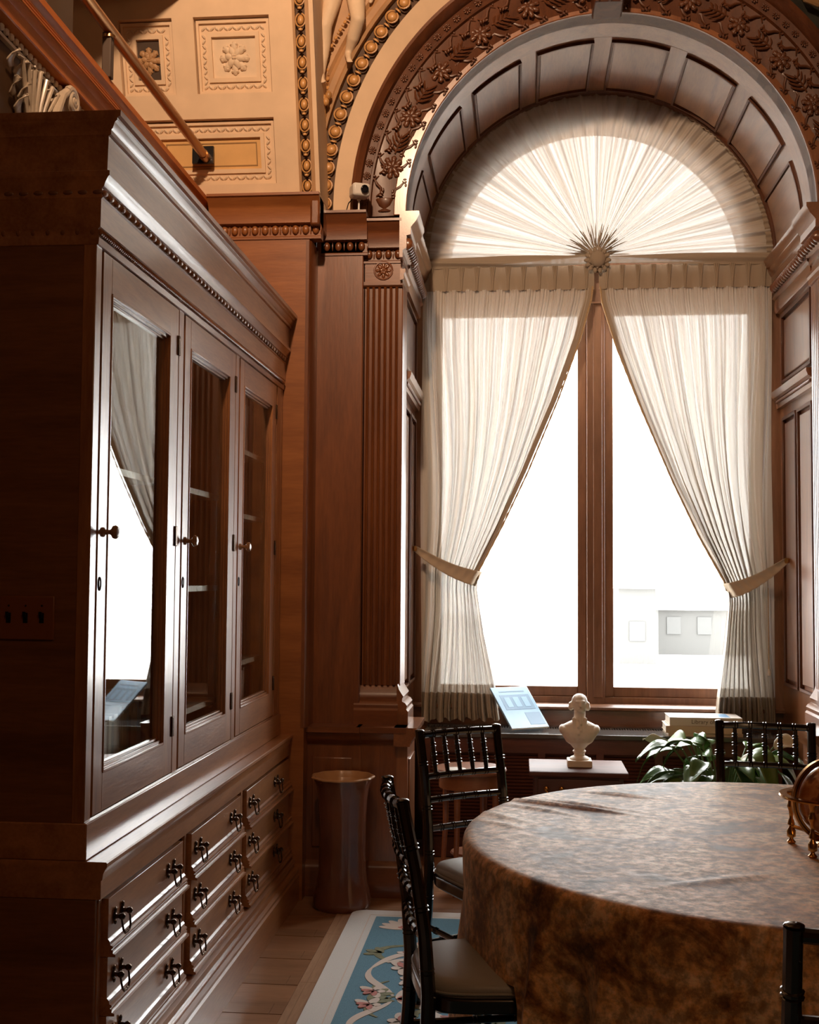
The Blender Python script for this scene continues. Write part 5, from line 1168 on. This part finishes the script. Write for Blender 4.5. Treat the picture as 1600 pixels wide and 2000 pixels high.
# ================================================================== CHAIRS
def make_chair():
    e = empty('ballroom_chair', (0, 0, 0))
    def nodes(pts, rad, at, mb, r2):
        mb.tube(pts, rad, 10)
        P = [Vector(p) for p in pts]; L = [0]
        for a, b in zip(P, P[1:]): L.append(L[-1] + (b - a).length)
        for t in at:
            s_ = t * L[-1]
            for i in range(len(P) - 1):
                if L[i + 1] >= s_:
                    w = (s_ - L[i]) / (L[i + 1] - L[i]); c = P[i].lerp(P[i + 1], w); d = (P[i + 1] - P[i]).normalized(); break
            for off in (-0.005, 0.005):
                q_ = d.to_track_quat('Z', 'Y').to_euler(); mb.ell(c + d * off, (r2, r2, 0.0035), q_, 10, 6)
    hw = 0.162
    for s_ in (-1, 1):
        m = MB(); nodes([(s_ * 0.175, -0.235, 0), (s_ * 0.170, -0.205, 0.15), (s_ * 0.166, -0.190, 0.32), (s_ * 0.163, -0.186, 0.46), (s_ * hw, -0.196, 0.60), (s_ * hw, -0.218, 0.75), (s_ * (hw + 0.002), -0.246, 0.885), (s_ * (hw + 0.002), -0.252, 0.915)],
              [0.013, 0.0165, 0.018, 0.018, 0.017, 0.016, 0.0155, 0.0165], (0.12, 0.26, 0.40, 0.56, 0.72, 0.88), m, 0.0195)
        m.ell((s_ * (hw + 0.002), -0.252, 0.917), (0.017, 0.017, 0.005), None, 10, 6); m.build('back_post', 'black_lacquer', e, local=True)
        m = MB(); nodes([(s_ * 0.185, 0.185, 0), (s_ * 0.180, 0.18, 0.2), (s_ * 0.178, 0.178, 0.42)], [0.011, 0.015, 0.016], (0.25, 0.5, 0.8), m, 0.0185); m.build('front_leg', 'black_lacquer', e, local=True)
        for zz in (0.16, 0.27):
            m = MB(); nodes([(s_ * 0.172, -0.20, zz), (s_ * 0.18, 0.18, zz)], 0.0095, (0.2, 0.5, 0.8), m, 0.012); m.build('side_stretcher', 'black_lacquer', e, local=True)
    for zz, dy, bow in ((0.902, -0.248, 0.022), (0.762, -0.221, 0.018), (0.685, -0.208, 0.014), (0.590, -0.196, 0.012)):
        m = MB(); nodes([(hw * t, dy - bow * (1 - t * t), zz) for t in [i / 6 - 1 for i in range(13)]], 0.0105 if zz < 0.9 else 0.0125, [0.02 + 0.16 * i for i in range(7)], m, 0.0128 if zz < 0.9 else 0.015); m.build('back_rail', 'black_lacquer', e, local=True)
    for i in range(5):
        t = (i - 2) / 3.0; x_ = hw * t; b_ = 1 - t * t
        m = MB(); nodes([(x_, -0.221 - 0.018 * b_, 0.762), (x_, -0.235 - 0.020 * b_, 0.83), (x_, -0.248 - 0.022 * b_, 0.902)], [0.007, 0.0095, 0.0065], (0.3, 0.52, 0.74), m, 0.0115); m.build('spindle', 'black_lacquer', e, local=True)
    m = MB(); nodes([(-0.18, 0.18, 0.21), (0.18, 0.18, 0.21)], 0.0095, (0.2, 0.5, 0.8), m, 0.012); m.build('front_stretcher', 'black_lacquer', e, local=True)
    m = MB(); nodes([(-0.17, -0.2, 0.21), (0.17, -0.2, 0.21)], 0.0095, (0.2, 0.5, 0.8), m, 0.012); m.build('back_stretcher', 'black_lacquer', e, local=True)
    def seat_outline(g):
        pts = []
        for i in range(48):
            a = 2 * PI * i / 48; c, s_ = math.cos(a), math.sin(a)
            x_ = math.copysign(abs(c) ** 0.45, c) * (0.195 + g); y_ = math.copysign(abs(s_) ** 0.45, s_) * (0.197 + g)
            x_ *= 1 + 0.10 * y_ / 0.2; pts.append((x_, y_ + 0.0))
        return pts
    MB().prism(seat_outline(0.0), 'z', 0.415, 0.452).build('seat', 'black_lacquer', e, local=True, bevel=0.006)
    m = MB(); vs = []; fs = []; lv = [(-0.008, 0.452), (-0.004, 0.462), (-0.006, 0.474), (-0.014, 0.484), (-0.035, 0.490), (-0.09, 0.494)]
    for (g, z) in lv: vs += [(p[0], p[1], z) for p in seat_outline(g)]
    for j in range(len(lv) - 1):
        for k in range(48): l = (k + 1) % 48; fs.append((j * 48 + k, j * 48 + l, (j + 1) * 48 + l, (j + 1) * 48 + k))
    fs.append(tuple((len(lv) - 1) * 48 + k for k in range(48))); m.add(vs, fs).build('cushion', 'cushion', e, local=True, smooth=60)
    m.v = []; m.f = []; m.tube([(p[0], p[1], 0.462) for p in seat_outline(-0.003)] + [(seat_outline(-0.003)[0][0], seat_outline(-0.003)[0][1], 0.462)], 0.003, 6); m.build('piping', 'cushion', e, local=True)
    return e
CH = [((-0.315, 2.99), (0.975, 0.222), 'black bamboo-turned chair nearest the drawers, pushed under the table cloth'),
      ((-0.217, 4.195), (0.607, -0.795), 'black bamboo-turned chair in front of the small cherry table'),
      ((0.905, 4.52), (-0.14, -0.99), 'black bamboo-turned chair in front of the potted plant'),
      ((0.585, 1.90), (0.0, 1.0), 'black chair cut off by the lower right corner, nearest the camera')]
proto = make_chair()
for i, (M_, d_, lab) in enumerate(CH):
    c_ = proto if i == 0 else copy_tree(proto)
    c_.location = (M_[0] + 0.25 * d_[0], M_[1] + 0.25 * d_[1], 0.0186); c_.rotation_euler = (0, 0, math.atan2(d_[1], d_[0]) - PI / 2)
    tag(c_, lab, 'chair', 'black chairs around the round table')

# ================================================================== GLOBE
gx, gy, gz = 0.822, 3.24, 0.886
gl = empty('desk_globe', (gx, gy, TZ), 'small antique brass desk globe standing on the tablecloth', 'globe')
MB().ell((gx, gy, gz), (0.094,) * 3, None, 40, 24).build('sphere', 'globe_map', gl)
th = math.radians(12)
mr = MB(); prf = [(0.099, -0.006), (0.113, -0.006), (0.113, 0.006), (0.099, 0.006)]
mr.arc(prf, (0, 0), 0, 2 * PI, 64, False); Rm = Euler((0, 0, th)).to_matrix(); mr.v = [tuple(Rm @ Vector(p) + Vector((gx, gy, gz))) for p in mr.v]; mr.build('meridian_ring', 'brass', gl)
gr_ = MB(); gr_.arc([(0.1045, -0.0068), (0.1075, -0.0068), (0.1075, 0.0068), (0.1045, 0.0068)], (0, 0), 0, 2 * PI, 64, False); gr_.v = [tuple(Rm @ Vector(p) + Vector((gx, gy, gz))) for p in gr_.v]; gr_.build('engraved_line', 'bronze', gl)
MB().lathe([(0.116, 0.006), (0.135, 0.006), (0.137, 0.010), (0.135, 0.014), (0.116, 0.014)], (gx, gy, gz), 56, closed=True).build('horizon_ring', 'brass', gl)
for k in range(4):
    a = PI / 4 + k * PI / 2 + 0.1; x_, y_ = gx + 0.118 * math.cos(a), gy + 0.118 * math.sin(a)
    MB().lathe([(0.010, 0.0), (0.012, 0.004), (0.006, 0.010), (0.005, 0.014), (0.012, 0.018), (0.012, 0.034), (0.007, 0.041), (0.005, 0.046), (0.010, 0.050), (0.008, 0.060), (0.005, 0.066), (0.006, 0.085), (0.011, 0.098), (0.008, 0.108), (0.006, 0.120), (0.009, 0.128), (0.009, 0.137)], (x_, y_, TZ + 0.001), 14).build('leg', 'brass', gl)
    MB().tube([(x_, y_, TZ + 0.047), (gx, gy, TZ + 0.030)], 0.005, 8).build('cross_bar', 'brass', gl)
MB().lathe([(0.02, 0.006), (0.045, 0.008), (0.05, 0.014), (0.035, 0.020), (0.012, 0.024), (0.008, 0.030)], (gx, gy, TZ + 0.001), 28).build('compass_base', 'brass', gl)

# ================================================================== PLANT
px_, py_ = 0.93, 5.62
pt = empty('potted_plant', (px_, py_, 0), 'leafy green houseplant with arching leaves and pale blooms under the window', 'plant')
MB().lathe([(0.11, 0), (0.12, 0.004), (0.15, 0.27), (0.165, 0.275), (0.165, 0.31), (0.15, 0.312), (0.145, 0.28), (0.01, 0.275)], (px_, py_, 0), 32).build('pot', 'pot_clay', pt)
MB().lathe([(0.143, 0.27), (0.144, 0.285), (0.0, 0.292)], (px_, py_, 0), 24).build('soil', 'soil', pt)
random.seed(21)
def leaf(a, reach, top, L, w, mat, droop, name='leaf', twist=0.0):
    c = Vector((px_, py_, 0.285)); d = Vector((math.cos(a), math.sin(a), 0)); sd = Vector((-math.sin(a), math.cos(a), 0))
    b = c + d * 0.03; tip0 = c + d * reach * 0.55 + Vector((0, 0, top)); 
    st_ = MB(); st_.tube([b, b.lerp(tip0, 0.55) + Vector((0, 0, 0.06)), tip0], [0.006, 0.005, 0.004], 6)
    o = MB()
    def fn(u, v):
        t = v; p = tip0 + d * (L * (t - 0.25 * t * t * droop)) + Vector((0, 0, L * (0.35 * t - droop * t * t)))
        wd_ = w * (math.sin(PI * min(1, t ** 0.8)) ** 0.9 + 0.02) * (1 - 0.15 * t)
        k = (u - 0.5) * 2; n_ = sd * math.cos(twist) + Vector((0, 0, 1)) * math.sin(twist)
        return p + n_ * (wd_ * k) + Vector((0, 0, 1)) * (0.3 * wd_ * abs(k) + 0.006 * math.sin(9 * t + 2 * k))
    o.grid(fn, 6, 12); lo = o.build(name, mat, pt, smooth=80); s2 = lo.modifiers.new('thick', 'SOLIDIFY'); s2.thickness = 0.0012
    st_.build('stalk', 'stem_green', lo)
for k in range(44):
    a = 2 * PI * k / 44 * 3.0 + random.uniform(-0.25, 0.25)
    leaf(a, random.uniform(0.16, 0.42), random.uniform(0.22, 0.42), random.uniform(0.19, 0.28), random.uniform(0.042, 0.066), 'leaf' if k % 4 else 'leaf_light', random.uniform(0.55, 1.25), twist=random.uniform(-0.5, 0.5))
for (a, rr, tp, L, w) in ((2.9, 0.42, 0.40, 0.14, 0.03), (0.25, 0.46, 0.40, 0.13, 0.04), (-0.9, 0.2, 0.36, 0.12, 0.03)): leaf(a, rr, tp, L, w, 'spathe', 0.2, 'spathe', 0.9)

# ================================================================== OUTSIDE
def building(name, x, y, w, d, h, label, nx, nz):
    b = empty(name, (x, y, -3), label, 'building', 'pale buildings beyond the window')
    MB().box(x - w / 2, x + w / 2, y, y + d, -3, -3 + h).build('wall', 'building_out', b)
    MB().box(x - w / 2 - 0.3, x + w / 2 + 0.3, y - 0.3, y + d, -3 + h, -3 + h + 0.5).build('cornice', 'stone_out', b)
    wm = MB().box(-0.4, 0.4, -0.06, 0.02, 0, 1.0).mesh('window', 'building_win')
    for i in range(nx):
        for j in range(nz): inst(wm, 'window', b, (x - w / 2 + (i + 0.5) * w / nx, y, -3 + 1.2 + j * 3.0))
building('pale_building', 6.0, 62, 1.9, 8, 3.9, 'pale grey narrow building faintly seen through the right pane', 1, 1)
building('pale_building', 11.5, 70, 7.0, 8, 2.6, 'low pale building faintly seen behind the right curtain edge', 4, 1)
pw = empty('street_parapet', (2, 14, -3), 'low pale parapet wall outside, below the window panes', 'wall')
MB().box(-14, 16, 14, 14.5, -3, -0.05).build('wall', 'stone_out', pw); MB().box(-14, 16, 13.8, 14.7, -0.05, 0.12).build('coping', 'building_out', pw)
